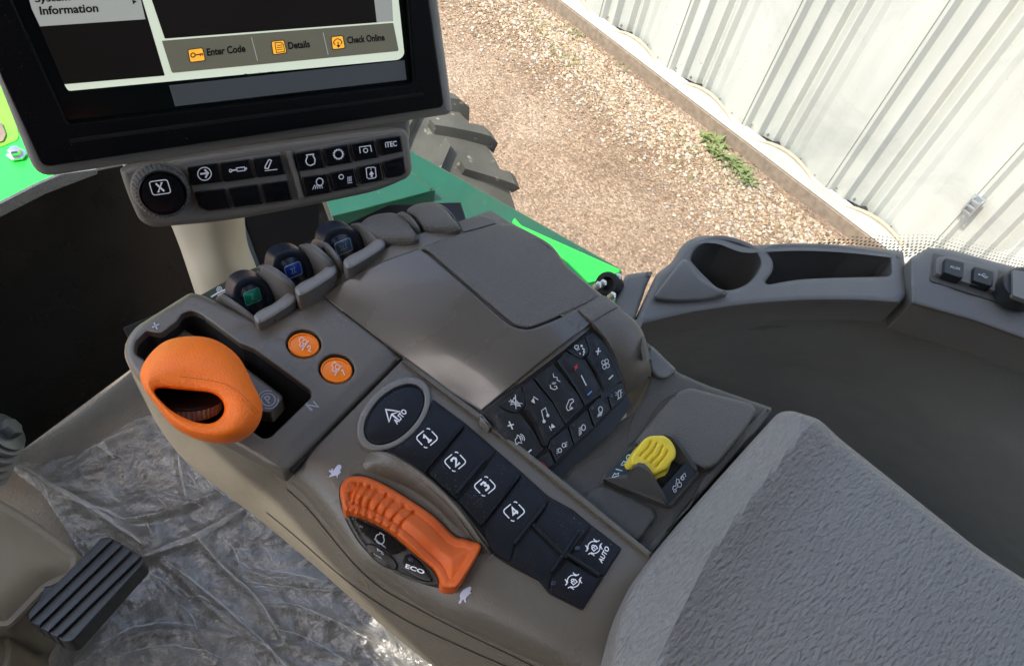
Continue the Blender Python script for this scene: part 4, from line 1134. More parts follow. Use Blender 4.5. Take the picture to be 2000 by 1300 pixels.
# ---- tan side skin below the edge
top = [(244, 672), (247, 705), (300, 774), (420, 851), (500, 896), (556, 934), (594, 966), (637, 1020), (667, 1062), (699, 1104), (754, 1140), (818, 1182), (883, 1217), (962, 1254), (1070, 1300), (1180, 1350)]
bot = [(246, 690), (262, 738), (312, 835), (362, 900), (425, 952), (492, 1003), (560, 1058), (612, 1102), (655, 1140), (700, 1180), (760, 1232), (822, 1282), (880, 1325), (950, 1375), (1040, 1430), (1150, 1490)]
rows = []
for i, (a, b) in enumerate(zip(top, bot)):
    ha = -.350 if i < 5 else -.362 - .002 * min(i - 5, 6)
    f = lambda t: (a[0] + (b[0] - a[0]) * t, a[1] + (b[1] - a[1]) * t)
    bx_, by_ = b
    rows.append([(a[0] + 2, a[1] - 3, ha), (*f(.12), ha - .007), (*f(.5), ha - .030), (*f(.85), ha - .055), (bx_, by_, ha - .078), (bx_ + 14, by_ - 6, ha - .095), (bx_ + 45, by_ - 22, ha - .115)])
side, side_s = loft("side_skin", rows, M['side'], con, nu=5, nv=6, thick=.003, ret=True)
mk = Mark(side_s, .0004)
mk.line(spl([(560, 955), (598, 990), (640, 1040), (690, 1100), (740, 1145), (800, 1180), (900, 1232), (1000, 1280), (1060, 1310)], 6), 1.6)
mk.line(spl([(520, 1000), (580, 1050), (660, 1120), (720, 1165), (800, 1215), (900, 1262), (1010, 1310)], 6), 1.6)
mk.build("skin_seam", M['seam'], side)

# ---- rear control panel body
rE = [(788, 703), (860, 757), (942, 808), (1010, 866), (1075, 922), (1140, 976), (1205, 1030), (1268, 1083), (1345, 1150)]
rE = [(786, 703), (842, 747), (898, 791), (942, 812), (1020, 872), (1104, 944), (1188, 1014), (1272, 1085), (1330, 1140)]
lE = [(556, 936), (592, 966), (637, 1020), (667, 1062), (699, 1104), (754, 1140), (818, 1182), (883, 1217), (965, 1256)]
rows = []
for (x1, y1), (x0, y0) in zip(rE, lE):
    T = [0, .30, .62, .80, .90, .965, 1.0]; Hh = [-.341, -.341, -.3435, -.3465, -.351, -.357, -.364]
    rows.append([(x1 + (x0 - x1) * t, y1 + (y0 - y1) * t, h) for t, h in zip(T, Hh)])
x1, y1, x0, y0 = 1215, 1180, 1060, 1298
rows = rows[:-1]
# tail of the panel
rows += [[(1272 + (965 - 1272) * t, 1085 + (1256 - 1085) * t, h) for t, h in zip(T, Hh)], ]
rows = rows[:-1] + [[(1240 + (1010 - 1240) * t, 1135 + (1276 - 1135) * t, h - .001) for t, h in zip(T, Hh)], [(1205 + (1075 - 1205) * t, 1215 + (1304 - 1215) * t, h - .004) for t, h in zip(T, Hh)], [(1188 + (1150 - 1188) * t, 1320 + (1345 - 1320) * t, h - .01) for t, h in zip(T, Hh)]]
def dish(v):
    x, y = proj(v); 
    d = math.hypot((x - 800) * .66 + (y - 1035) * .75, ((x - 800) * -.75 + (y - 1035) * .66) * 2.1)
    return -.0028 * math.exp(-(d / 150) ** 4)
body, body_s = loft("control_panel", rows, M['taupe'], con, nu=10, nv=10, thick=.004, ret=True, hfun=dish)
# dark gap between pod and panel
tile("gap_strip", [(787, 699), (790, 702), (572, 920), (568, 914)], level(-.346), M['seam'], con, depth=.004, r=.0003, res=30)
# bright rim along the right edge of the panel, a raised lip
lip = [(788, 697), (938, 806), (1275, 1080), (1268, 1088), (932, 816), (786, 706)]
tile("panel_lip", rnd(lip, 2), level(-.3405), M['taupe'], con, lift=.0022, depth=.016, r=.0010, res=12, down=DN)
# oval AUTO key
tile("oval_ring", ell(769, 808, 87, 54, 45, 60), body_s, M['lip'], con, lift=.0024, depth=.004, r=.0012, res=12, step=6, holes=[ell(770, 809, 73, 42, 45, 60)], hdepth=.003, hr=.0008)
ov = tile("oval_key", ell(770, 809, 71.5, 41, 45, 60), body_s, M['key'], con, lift=.0012, depth=.003, r=.0006, res=10, step=6, crown=.0006)
mk = Mark(Lifted(body_s, .0018), .0003)
fr = Fr((775, 812), (.70, -.72), (-.72, -.66))
mk.line([(-22, 12), (1, 24), (24, 12 + 0)][:0] or [(-17, -2), (0, 22), (17, -2), (0, 6), (-17, -2)], 2.6, Fr((769, 812), (.62, -.60), (-.70, -.58)))
mk.line([(0, 6), (0, -10)], 3.2, Fr((769, 812), (.62, -.60), (-.70, -.58)))
mk.text("AUTO", (776, 829), (796, 804), (767, 822), bold=.03); mk.build("auto_symbol", M['white'], ov)
# key strip
strip = [(846, 781, 6), (908, 827, 4), (1019, 923, 4), (1065, 965, 5), (1077, 973, 6), (1119, 996, 14), (1146, 1019, 14), (1213, 1071, 5), (1137, 1190, 6), (1073, 1158, 10), (1054, 1133, 14), (1019, 1115, 20), (988, 1098, 20), (960, 1078, 5), (935, 1032, 40), (900, 985, 40), (831, 924, 40), (746, 879, 5), (800, 852, 40), (831, 815, 30)]
tile("strip_bed", rnd(inset(clean([p[:2] for p in strip]), -1.5) if area([p[:2] for p in strip]) > 0 else inset(clean([p[:2] for p in strip])[::-1], -1.5), 5), body_s, M['seam'], con, lift=.0006, depth=.003, r=.0003, res=14, step=8)
st_s = Lifted(body_s, .0008)
def key(pts, rr=4, name="membrane_key", **k):
    return tile(name, rnd(pts, rr), st_s, M['key'], con, lift=.0010, depth=.002, r=.0005, res=9, step=7, crown=.0005, cw=14, **k)
k1 = key([(846, 783, 6), (907, 829, 3), (832, 922, 3), (748, 878, 5), (800, 853, 30), (832, 815, 30)])
k2 = key([(911, 831, 3), (968, 880, 3), (893, 976, 3), (836, 925, 3)])
k3 = key([(971, 883, 3), (1018, 924, 3), (938, 1026, 5), (900, 984, 20), (896, 979, 3)])
k4 = key([(1021, 927, 3), (1064, 966, 3), (1068, 982, 3), (1004, 1060, 4), (995, 1098, 8), (961, 1076, 5), (941, 1033, 20)])
k5 = key([(1071, 974, 3), (1117, 997, 12), (1144, 1020, 12), (1152, 1027, 3), (1108, 1087, 3), (1047, 1036, 3), (1046, 1020, 3), (1072, 983)])
k6 = key([(1156, 1030, 3), (1211, 1072, 5), (1178, 1123, 3), (1112, 1089, 3)])
k7 = key([(1043, 1030, 3), (1103, 1090, 3), (1075, 1125, 3), (1071, 1152, 8), (1054, 1132, 12), (1020, 1114, 14), (1000, 1100, 4), (1007, 1060, 4), (1036, 1026, 4)])
k8 = key([(1107, 1093, 3), (1175, 1126, 3), (1136, 1188, 6), (1075, 1155, 8), (1079, 1127, 3)])
rs = Lifted(st_s, .0012)
def bar(a, b, w=7):
    a = Vector(a); b = Vector(b); d = (b - a).normalized(); n_ = Vector((-d.y, d.x)) * w / 2
    tile("key_divider", rnd([tuple(a + n_), tuple(b + n_), tuple(b - n_), tuple(a - n_)], w / 2), st_s, M['key'], con, lift=.0028, depth=.003, r=.0008, res=8, step=8)
bar((905, 830), (824, 925), 5); bar((950, 892), (891, 964), 8); bar((1016, 926), (938, 1026), 5); bar((1064, 985), (1004, 1062), 8); bar((1131, 1035), (1078, 1116), 8)
bar((1040, 1022), (1108, 1090), 7); bar((1106, 1080), (1172, 1124), 8)
def numbox(mk, c, t, s=1.0):
    fr = Fr(c, (.74 * s, -.62 * s), (-.66 * s, -.70 * s))
    q = dens(rrect(18, 17, 7)[:-1], 1.6); n_ = len(q); lo_ = []
    def near(p): return (abs(p[0] - 18) < 1 and 5 < p[1] < 9) or (abs(p[1] - 17) < 1 and 7 < p[0] < 11.5) or (abs(p[0] + 18) < 1 and -9 < p[1] < -5) or (abs(p[1] + 17) < 1 and -11.5 < p[0] < -7)
    s0 = next(i for i in range(n_) if near(q[i - 1]) and not near(q[i])); q = q[s0:] + q[:s0]; cur = []
    for p in q:
        if near(p):
            if len(cur) > 1: lo_.append(cur)
            cur = []
        else: cur.append(p)
    if len(cur) > 1: lo_.append(cur)
    for l_ in lo_: mk.line(l_, 2.3, fr)
    paths = {'1': [[(-5, 4), (0, 9), (0, -9)], [(-5, -9), (5, -9)]],
             '2': [[(-5.5, 5), (-3, 8.5), (3, 8.5), (5.5, 5), (4, 1), (-5.5, -8.5), (6, -8.5)]],
             '3': [[(-5, 8.5), (4, 8.5), (5.5, 5), (3, 1), (-1, 1)], [(3, 1), (6, -3), (4, -8), (-3, -8.5), (-5.5, -7)]],
             '4': [[(3, -9), (3, 9), (-6, -4), (6.5, -4)]]}[t]
    for p in paths: mk.line(p, 4.2, fr)
for kk, c, t in ((k1, (834, 855), '1'), (k2, (889, 901), '2'), (k3, (947, 949), '3'), (k4, (1004, 998), '4')):
    mk = Mark(rs, .0008); numbox(mk, c, t, .92); mk.build("key_number", M['white'], kk)
def diffsym(mk, c, s=1.0):
    fr = Fr(c, (.74 * s, -.60 * s), (-.62 * s, -.74 * s))
    mk.line(arc(0, 0, 15, 20, 160, 14), 2, fr); mk.line(arc(0, 0, 15, 200, 340, 14), 2, fr)
    mk.line([(-22, 5), (-17, 5), (-13, 12), (-13, 17)], 2, fr); mk.line([(22, 5), (17, 5), (13, 12), (13, 17)], 2, fr)
    mk.line([(-22, -5), (-17, -5), (-13, -12), (-13, -17)], 2, fr); mk.line([(22, -5), (17, -5), (13, -12), (13, -17)], 2, fr)
    mk.line([(-6, -7), (6, -7), (6, 1), (-6, 1), (-6, -7)], 2, fr); mk.line(arc(0, 1, 4, 0, 180, 10, 5), 2, fr); mk.line([(0, -4), (0, -1)], 2, fr)
mk = Mark(rs, .0008); diffsym(mk, (1160, 1068), .82); mk.text("AUTO", (1176, 1100), (1191, 1070), (1168, 1094), bold=.03); mk.build("auto_lock_symbol", M['white'], k6)
mk = Mark(rs, .0008); diffsym(mk, (1120, 1134), .82); mk.build("lock_symbol", M['white'], k8)
M['led'] = mat("unlit led", (.028, .032, .05), .2)
for c, kk in (((1128, 1070), k6), ((1081, 1138), k8)): tile("indicator", ell(*c, 5.5, 5), rs, M['led'], kk, lift=.0009, depth=.001, r=.0003, res=6)
# curved guard fin between keys and speed lever
top = [(718, 886), (735, 883), (762, 889), (800, 910), (835, 936), (870, 968), (905, 1008), (938, 1055), (961, 1085)]
foot = [(706, 915), (716, 925), (752, 938), (790, 955), (822, 975), (850, 997), (880, 1026), (905, 1046), (958, 1092)]
rows = []
for i, (a, b) in enumerate(zip(top, foot)):
    e = min(1, min(i, len(top) - 1 - i) / 1.6); h0 = -.3425; H_ = h0 + .008 * e
    # outer side (towards keys)
    nx_, ny_ = a[0] - b[0], a[1] - b[1]; L = math.hypot(nx_, ny_) + 1e-6; nx_, ny_ = nx_ / L, ny_ / L
    rows.append([(a[0] + nx_ * 5, a[1] + ny_ * 5, h0 - .003), (a[0] + nx_ * 3, a[1] + ny_ * 3, H_ - .0012), (a[0], a[1], H_), (a[0] - nx_ * 5, a[1] - ny_ * 5, H_ - .0010), (a[0] + (b[0] - a[0]) * .5, a[1] + (b[1] - a[1]) * .5, h0 + .003 * e), (b[0], b[1], h0 - .0035)])
loft("guard_fin", rows, M['taupe'], con, nu=5, nv=6, thick=.003)
# hare and tortoise marks
def blob(mk, pts): mk.fill(spl(pts, 4, True))
mk = Mark(body_s, .0005)
zz = lambda a, b: (640 + a / 4.334, 900 + b / 4.334)
blob(mk, [zz(*p) for p in [(70, 50), (90, 30), (112, 35), (115, 60), (104, 75), (112, 95), (98, 105), (100, 118), (88, 112), (84, 138), (76, 140), (76, 124), (60, 122), (40, 128), (14, 134), (14, 124), (28, 112), (26, 96), (12, 90), (14, 74), (30, 80), (34, 62), (44, 66), (48, 82), (58, 66)]])
mk.build("hare_symbol", M['lilac'], body)
mk = Mark(body_s, .0005)
blob(mk, [zz(*p) for p in [(1212, 1060), (1214, 1088), (1204, 1100), (1214, 1116), (1200, 1124), (1188, 1138), (1168, 1162), (1172, 1190), (1160, 1192), (1150, 1170), (1138, 1176), (1130, 1196), (1112, 1206), (1110, 1190), (1122, 1166), (1118, 1140), (1128, 1112), (1150, 1086), (1180, 1070)]])
mk.build("tortoise_symbol", M['lilac'], body)
# ---- speed lever
lev_s = level(-.338)
lo = [(665, 966), (664, 955), (669, 942), (678, 932), (690, 929), (716, 931), (755, 948), (801, 976), (848, 1008), (887, 1046), (905, 1051), (926, 1057), (936, 1062), (938, 1073), (917, 1110), (897, 1141), (888, 1147), (872, 1148), (861, 1142), (857, 1128), (848, 1112), (832, 1098), (815, 1082), (788, 1057), (755, 1031), (721, 1013), (686, 1001), (672, 996)]
tile("lever_shadow_gap", inset(clean(spl([(662, 950), (690, 925), (716, 928), (755, 944), (801, 972), (848, 1004), (890, 1042), (930, 1053), (941, 1072), (895, 1149), (862, 1150), (800, 1132), (745, 1102), (700, 1060), (668, 1000)], 5, True)), 1), Lifted(body_s, -.0008), M['seam'], con, lift=.0020, depth=.002, r=.0004, res=12, step=7)
gro = [((700, 942), (683, 998)), ((693 + 22, 945), (697, 1004)), ((728, 952), (710, 1012)), ((742, 960), (724, 1020)), ((757, 968), (736, 1024)), ((774, 977), (747, 1032)), ((790, 987), (760, 1040)), ((806, 999), (775, 1048))]
gro = [((697, 944), (682, 995)), ((708, 944), (693, 1001)), ((722, 950), (704, 1006)), ((738, 955), (717, 1013)), ((756, 965), (731, 1021)), ((773, 974), (745, 1028)), ((791, 987), (759, 1038)), ((808, 1000), (774, 1048))]
gp_ = []
for (a, b) in gro:
    m_ = ((a[0] + b[0]) / 2 - 7, (a[1] + b[1]) / 2 - 2); gp_.append(spl([a, m_, b], 5))
def lev_h(X, Y):
    z = np.zeros_like(X)
    d = np.full(X.shape, 1e9)
    for p in gp_:
        for a, b in zip(p, p[1:]):
            L = (b[0] - a[0]) ** 2 + (b[1] - a[1]) ** 2; t = np.clip(((X - a[0]) * (b[0] - a[0]) + (Y - a[1]) * (b[1] - a[1])) / L, 0, 1)
            d = np.minimum(d, np.hypot(X - a[0] - t * (b[0] - a[0]), Y - a[1] - t * (b[1] - a[1])))
    z -= .0014 * np.exp(-(d / 2.6) ** 2)
    # waist before the thumb rest and a raised rear edge
    u = (X - 887) * .80 + (Y - 1100) * .60
    z += .004 * np.clip((u + 10) / 45, 0, 1) ** 1.5
    z -= .0035 * np.exp(-((u + 35) / 40) ** 2)
    z -= .005 * np.clip((u - 30) / 18, 0, 1) ** 2
    return z
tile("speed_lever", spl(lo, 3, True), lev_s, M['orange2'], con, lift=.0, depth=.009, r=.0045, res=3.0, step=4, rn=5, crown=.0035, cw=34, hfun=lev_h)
pl_s = Lifted(body_s, .001)
plate = [(673, 999), (686, 1003), (721, 1015), (755, 1033), (788, 1059), (815, 1084), (834, 1101), (850, 1119), (858, 1136), (852, 1141), (820, 1138), (786, 1124), (748, 1103), (715, 1072), (692, 1040)]
pp = tile("lever_plate_panel", spl(plate, 4, True), pl_s, M['char'], con, lift=.0035, depth=.004, r=.0012, res=9, step=6, crown=.001)
pk = Lifted(pl_s, .004)
b1 = tile("plate_key", rnd([(691, 1012, 3), (722, 1024, 8), (760, 1043, 10), (795, 1071, 3), (778, 1080, 4), (762, 1084, 5), (735, 1066, 10), (712, 1046, 6), (702, 1040, 3)], 4), pk, M['gkey'], con, lift=.0012, depth=.002, r=.0005, res=8, step=6)
b2 = tile("plate_key", ell(745, 1086, 38, 14, -37, 40), pk, M['gkey'], con, lift=.0014, depth=.002, r=.0006, res=8, step=6)
b3 = tile("plate_key", rnd([(790, 1083, 4), (802, 1080, 4), (822, 1098, 8), (844, 1130, 6), (842, 1136, 4), (822, 1132, 8), (785, 1112, 6), (784, 1100, 4)], 4), pk, M['gkey'], con, lift=.0012, depth=.002, r=.0005, res=8, step=6)
mk = Mark(Lifted(pk, .0014), .0004)
fe_ = Fr((742, 1052), (.62, .42), (.25, -.62))
def engine(mk, fr, w):
    mk.line([(-6, 16), (6, 16), (6, 12)] + arc(0, 0, 12.5, 62, -242, 24) + [(-6, 12), (-6, 16)], w, fr)
engine(mk, fe_, 1.8)
mk.text("n/min", (731, 1053), (753, 1070), (731, 1049), bold=.02)
mk.build("engine_symbol", M['grey'], b1)
mk = Mark(Lifted(pk, .0016), .0004); mk.text("PS", (737, 1075), (750, 1084), (736, 1069), bold=.02); mk.text("kmh", (730, 1082), (745, 1091), (730, 1079), bold=.01); mk.build("plate_lettering", M['grey'], b2)
mk = Mark(Lifted(pk, .0014), .0004); mk.text("ECO", (791, 1108), (828, 1121), (793, 1100), bold=.03); mk.build("plate_lettering", M['white'], b3)
tile("indicator", ell(803, 1092, 6, 4, -20), Lifted(pk, .0014), M['led'], b3, lift=.0004, depth=.001, r=.0003, res=6)
tile("indicator", ell(706, 1027, 5, 3, -20), Lifted(pk, .0014), M['led'], b1, lift=.0004, depth=.001, r=.0003, res=6)

# ---- hump: glossy cover, matte lid, end cap
Lc = [(626, 577), (657, 600), (690, 624), (736, 660), (788, 699), (838, 735), (888, 771), (938, 806)]
Rc = [(985, 428), (1022, 452), (1060, 475), (1090, 502), (1112, 525), (1150, 560), (1178, 583), (1190, 612)]
Tc = [(820, 484), (855, 510), (893, 545), (925, 575), (955, 600), (1000, 645), (1032, 676), (1075, 703)]
rows = []
for k, (l_, t_, r_) in enumerate(zip(Lc, Tc, Rc)):
    v_ = k / 7; row = []
    for u_ in (0, .25, .5, .75, 1):
        if u_ <= .5: s_ = u_ / .5; px, py = l_[0] + (t_[0] - l_[0]) * s_, l_[1] + (t_[1] - l_[1]) * s_
        else: s_ = (u_ - .5) / .5; px, py = t_[0] + (r_[0] - t_[0]) * s_, t_[1] + (r_[1] - t_[1]) * s_
        row.append((px, py, -.3415 + .031 * (1 - (1 - u_) ** 2) - .007 * u_ ** 4 - .004 * u_ * (2 * v_ - 1) ** 2))
    rows.append(row)
rows = [[tuple(np.array(p) * 1.7 - np.array(q_) * .7) for p, q_ in zip(rows[0], rows[1])]] + rows
hb, hump_s = loft("hump_core", rows, M['taupe'], con, nu=8, nv=8, thick=.006, ret=True)
cover = rnd([(628, 577, 3), (700, 531, 40), (760, 505, 40), (818, 485, 4), (835, 496, 8), (905, 556, 40), (975, 618, 20), (1000, 638, 20), (1032, 645, 16), (1075, 629, 30), (1130, 604, 3), (1143, 618, 4), (1156, 630, 4), (1060, 703, 40), (940, 804, 3), (870, 760, 40), (788, 699, 3), (700, 634, 40)], 5)
tile("gloss_cover", cover, hump_s, M['gloss'], con, lift=.0030, depth=.007, r=.0012, res=11, step=9, rn=4)
lid = rnd([(822, 484, 3), (862, 467, 20), (905, 455, 8), (972, 436, 8), (1000, 438, 20), (1060, 470, 14), (1082, 488, 14), (1106, 520, 14), (1176, 578, 3), (1126, 602, 3), (1070, 627, 30), (1032, 641, 18), (1005, 635, 18), (980, 614, 20), (908, 553, 40), (840, 493, 8)], 5)
tile("matte_lid", lid, hump_s, M['lidm'], con, lift=.0032, depth=.008, r=.0012, res=11, step=9, rn=4, down=None)
# right flank of the hump, falls to the seat side
tile("lid_tab", rnd([(893, 432, 5), (915, 423, 8), (945, 420, 8), (966, 428, 6), (969, 437, 3), (905, 454, 3)], 4), Lifted(hump_s, .0), M['lidm'], con, lift=.0032, depth=.006, r=.001, res=11)
V1 = [(985, 428), (1002, 436), (1063, 468), (1086, 488), (1110, 521), (1180, 578), (1210, 600), (1252, 640), (1270, 700)]
rows = [[(x - 6, y + 4, -.324), (x - 1, y + 1, -.3265), (x + 1, y + 3, -.34), (x + 4, y + 14, -.38)] for x, y in V1]
loft("hump_flank", rows, M['lidm'], con, nu=4, nv=6, thick=.003)
rows = [[(1130, 604, -.3125), (1152, 590, -.312), (1180, 577, -.3135), (1206, 596, -.316)][:4],
        [(1140, 614, -.3130), (1168, 602, -.3125), (1196, 592, -.3140), (1214, 604, -.3165)],
        [(1157, 629, -.3140), (1180, 615, -.3135), (1204, 602, -.3150), (1222, 611, -.3175)],
        [(1186, 664, -.3200), (1215, 642, -.3180), (1238, 628, -.3190), (1250, 640, -.3235)],
        [(1208, 708, -.3290), (1232, 690, -.3260), (1256, 668, -.3260), (1263, 676, -.3300)],
        [(1220, 745, -.3380), (1244, 727, -.3350), (1264, 706, -.3340), (1270, 712, -.3390)],
        [(1224, 772, -.3480), (1248, 754, -.3460), (1268, 734, -.3450), (1272, 740, -.3490)]]
ec, ec_s = loft("end_cap", rows, M['taupe'], con, nu=6, nv=7, thick=.006, ret=True)
mk = Mark(ec_s, .0003); mk.line([(1158, 628), (1182, 613), (1206, 600)], 1.6); mk.line([(1130, 606), (1157, 630), (1186, 665), (1207, 708), (1222, 770)], 2.2); mk.build("cap_seam", M['seam'], ec)

# ---- radio and climate key bank
rows = [[(938, 806, -.3375), (1000, 757, -.3290), (1075, 702, -.3235), (1156, 632, -.3190)],
        [(958, 836, -.3395), (1025, 783, -.3320), (1100, 728, -.3265), (1182, 668, -.3220)],
        [(1000, 885, -.3435), (1065, 830, -.3380), (1135, 780, -.3335), (1207, 712, -.3290)],
        [(1050, 930, -.3475), (1110, 880, -.3435), (1170, 830, -.3410), (1222, 768, -.3380)],
        [(1072, 950, -.3485), (1130, 898, -.3465), (1188, 848, -.3440), (1236, 790, -.3410)]]
kb, kb_s = loft("key_bank", rows, M['key2'], con, nu=8, nv=8, thick=.004, ret=True)
tile("bank_frame", rnd([(942, 806, 3), (1145, 649, 4), (1155, 652, 6), (1186, 685, 20), (1208, 722, 20), (1222, 770, 4), (1215, 782), (1062, 935), (1000, 885, 20), (960, 830)], 3), kb_s, M['black'], con, lift=.0006, depth=.002, r=.0004, res=14)
k_s = Lifted(kb_s, .0008)
zk = lambda a, b: (950 + a / 4.333, 640 + b / 4.333)
def bk(pts, **kw):
    return tile("bank_key", rnd([zk(*p[:2]) + tuple(p[2:]) for p in pts], 2.2), k_s, M['key2'], con, lift=.0022, depth=.003, r=.0006, res=8, step=6, crown=.0006, cw=10, **kw)
b = {}
b['vol'] = bk([(10, 745), (100, 668), (180, 712), (246, 726), (262, 716), (300, 740), (390, 860), (470, 1010), (490, 1020), (380, 1130), (250, 1040), (100, 880)])
b['mute'] = bk([(112, 655), (292, 500), (318, 560), (330, 648), (318, 668), (250, 720), (190, 706)])
b['trk'] = bk([(302, 492), (390, 432), (440, 500), (560, 640), (640, 780), (660, 830), (545, 935), (510, 1000), (490, 990), (400, 800), (320, 690), (336, 650), (322, 560)])
b['tel'] = bk([(405, 424), (560, 300), (660, 420), (770, 560), (825, 662), (800, 690), (672, 815), (650, 780), (560, 620), (450, 480)])
b['tmp'] = bk([(596, 282), (668, 200), (800, 268), (835, 268), (900, 380), (960, 490), (980, 560), (935, 588), (838, 658), (780, 550), (690, 410)])
b['vent'] = bk([(686, 192), (826, 84), (856, 150), (866, 205), (858, 218), (806, 262), (770, 250)])
b['fan'] = bk([(836, 78), (898, 38), (960, 100), (1040, 220), (1110, 360), (1150, 440), (1010, 555), (985, 520), (930, 370), (850, 250), (874, 210), (864, 150)])
b['haz'] = bk([(402, 1140), (530, 1040), (572, 1140), (575, 1150), (470, 1222)])
b['park'] = bk([(520, 1020), (545, 950), (685, 842), (735, 990), (590, 1138), (552, 1040)])
b['beam'] = bk([(700, 832), (850, 690), (905, 850), (890, 862), (745, 985)])
b['work'] = bk([(864, 680), (940, 600), (1015, 575), (1050, 690), (915, 830)])
b['beac'] = bk([(1030, 565), (1150, 452), (1188, 550), (1185, 570), (1062, 690)])
for pts in ([(318, 690), (400, 810), (470, 990), (490, 1004), (500, 980), (420, 800), (340, 690)], [(842, 250), (930, 380), (985, 545), (1002, 540), (1000, 515), (940, 370), (862, 245)]):
    tile("bank_slot", rnd([zk(*p) for p in pts], 2), k_s, M['pit'], con, lift=.0026, depth=.003, r=.0002, res=10)
def ic(k, fn, m='grey'):
    mk = Mark(kb_s, .0046); fn(mk); mk.build("key_symbol", M[m], b[k])
Z = lambda l: [zk(*p) for p in l]
M['sym'] = mat("soft white printing", (.62, .64, .64), .5, var=.02)
def f(mk):
    mk.line(Z([(180, 830), (232, 815)]), 2.6); mk.line(Z([(192, 790), (222, 858)]), 2.6)
    mk.line(Z([(335, 1068), (382, 1028)]), 2.8)
    mk.line(Z([(252, 985), (243, 945), (258, 930), (262, 905), (278, 915), (300, 975), (272, 968), (262, 982), (252, 985)]), 1.4)
    for r in (16, 30, 44): mk.line([zk(278 + r * math.cos(math.radians(t)), 940 + r * math.sin(math.radians(t))) for t in range(-80, 40, 20)], 1.3)
ic('vol', f, 'sym')
def f(mk):
    mk.line(Z([(188, 620), (305, 640)]), 1.5); mk.line(Z([(245, 565), (250, 686)]), 1.5); mk.line(Z([(205, 650), (235, 590), (285, 655), (262, 660), (228, 640), (205, 650)]), 1.5); mk.line(Z([(200, 605), (290, 665)]), 1.5)
ic('mute', f, 'sym')
def f(mk):
    mk.fill(Z([(378, 622), (400, 590), (412, 640)])); mk.line(Z([(398, 580), (438, 608)]), 1.5); mk.fill(Z([(552, 808), (584, 850), (556, 852)][0:1] + [(585, 838), (548, 850)])); mk.line(Z([(532, 830), (550, 868)]), 1.5)
    mk.line(Z([(488, 790), (466, 700), (500, 675), (520, 740)]), 1.6); mk.fill([zk(488 + 13 * math.cos(t), 790 + 15 * math.sin(t)) for t in np.linspace(0, 6, 12)]); mk.fill([zk(520 + 13 * math.cos(t), 740 + 15 * math.sin(t)) for t in np.linspace(0, 6, 12)])
ic('trk', f, 'sym')
def f(mk):
    mk.line(Z([(540, 480), (545, 510), (575, 522), (600, 510), (592, 492), (575, 494)]), 1.5); mk.line(Z([(565, 385), (570, 415), (600, 420), (598, 440), (625, 455)]), 1.4)
    for r in (10, 20): mk.line([zk(570 + r * math.cos(t), 455 + r * math.sin(t)) for t in np.linspace(.3, 2.6, 6)], 1.2)
    mk.line(Z([(688, 700), (676, 670), (700, 610), (730, 600), (738, 622), (715, 640), (706, 670), (712, 690), (690, 700)]), 1.5); mk.fill(Z([(718, 665), (736, 680), (715, 692)]))
ic('tel', f, 'sym')
for c, rr2 in ((zk(572, 448), 15), (zk(710, 655), 13)):
    tile("key_dimple", ell(*c, rr2, rr2 * 1.1), k_s, M['key2'], b['tel'], lift=.0030, depth=.002, r=.0007, res=6, step=5)
def f(mk):
    mk.line(Z([(740, 330), (778, 336)]), 2.2); mk.line(Z([(765, 308), (752, 358)]), 2.2)
ic('tmp', f, 'red')
def f(mk): mk.line(Z([(856, 568), (892, 534)]), 2.2)
ic('tmp', f, 'blue')
def f(mk): mk.line(Z([(802, 400), (842, 480)]), 2); mk.fill([zk(843 + 6 * math.cos(t), 481 + 7 * math.sin(t)) for t in np.linspace(0, 6, 8)])
ic('tmp', f, 'sym')
def f(mk):
    mk.line(Z([(745, 165), (750, 150), (775, 148), (782, 165), (758, 182), (745, 165)]), 1.3)
    for y_ in (190,): mk.line(Z([(765, 190), (790, 178)]), 1.2)
    mk.fill([zk(806 + 10 * math.cos(t), 152 + 10 * math.sin(t)) for t in np.linspace(0, 6, 10)]); mk.line(Z([(810, 172), (828, 182), (820, 205), (832, 200), (818, 232)]), 2); mk.line(Z([(790, 210), (796, 225)]), 1.5)
ic('vent', f, 'sym')
def f(mk):
    mk.line(Z([(925, 200), (968, 196)]), 2.2); mk.line(Z([(950, 168), (942, 228)]), 2.2); mk.line(Z([(1036, 435), (1072, 400)]), 2.6)
    for a in range(4):
        cx, cy = 1008 + 20 * math.cos(a * 1.571 + .5), 306 + 27 * math.sin(a * 1.571 + .5); mk.line([zk(cx + 15 * math.cos(t), cy + 18 * math.sin(t)) for t in np.linspace(0, 2 * math.pi, 13)], 1.3)
ic('fan', f, 'sym')
def f(mk): mk.line(Z([(446, 1196), (468, 1135), (514, 1172), (446, 1196)]) , 1.8); mk.line(Z([(462, 1183), (474, 1158), (494, 1174), (462, 1183)]), 1.2)
ic('haz', f, 'red')
def f(mk):
    for (cx, cy, s) in ((622, 1035, -1), (655, 992, 1)):
        mk.line([zk(cx + 14 * math.cos(t), cy + 18 * math.sin(t)) for t in np.linspace(0, 2 * math.pi, 14)], 1.4)
        for q_ in (-16, 0, 16): mk.line(Z([(cx + s * 14, cy + q_ - s * 4), (cx + s * 28, cy + q_ - s * 12)]), 1.3)
ic('park', f, 'sym')
def f(mk):
    mk.line([zk(822 + 16 * math.cos(t), 842 + 24 * math.sin(t)) for t in np.linspace(0, 2 * math.pi, 16)], 1.5)
    for q_ in range(5): mk.line(Z([(782, 850 + q_ * 15), (806, 838 + q_ * 13)]), 1.3)
ic('beam', f, 'sym')
def f(mk):
    mk.line([zk(966 + 17 * math.cos(t), 690 + 24 * math.sin(t)) for t in np.linspace(0, 2 * math.pi, 16)], 1.5)
    for q_ in range(4): mk.line(Z([(940 + q_ * 10, 755 - q_ * 4), (952 + q_ * 9, 722 - q_ * 4)]), 1.3)
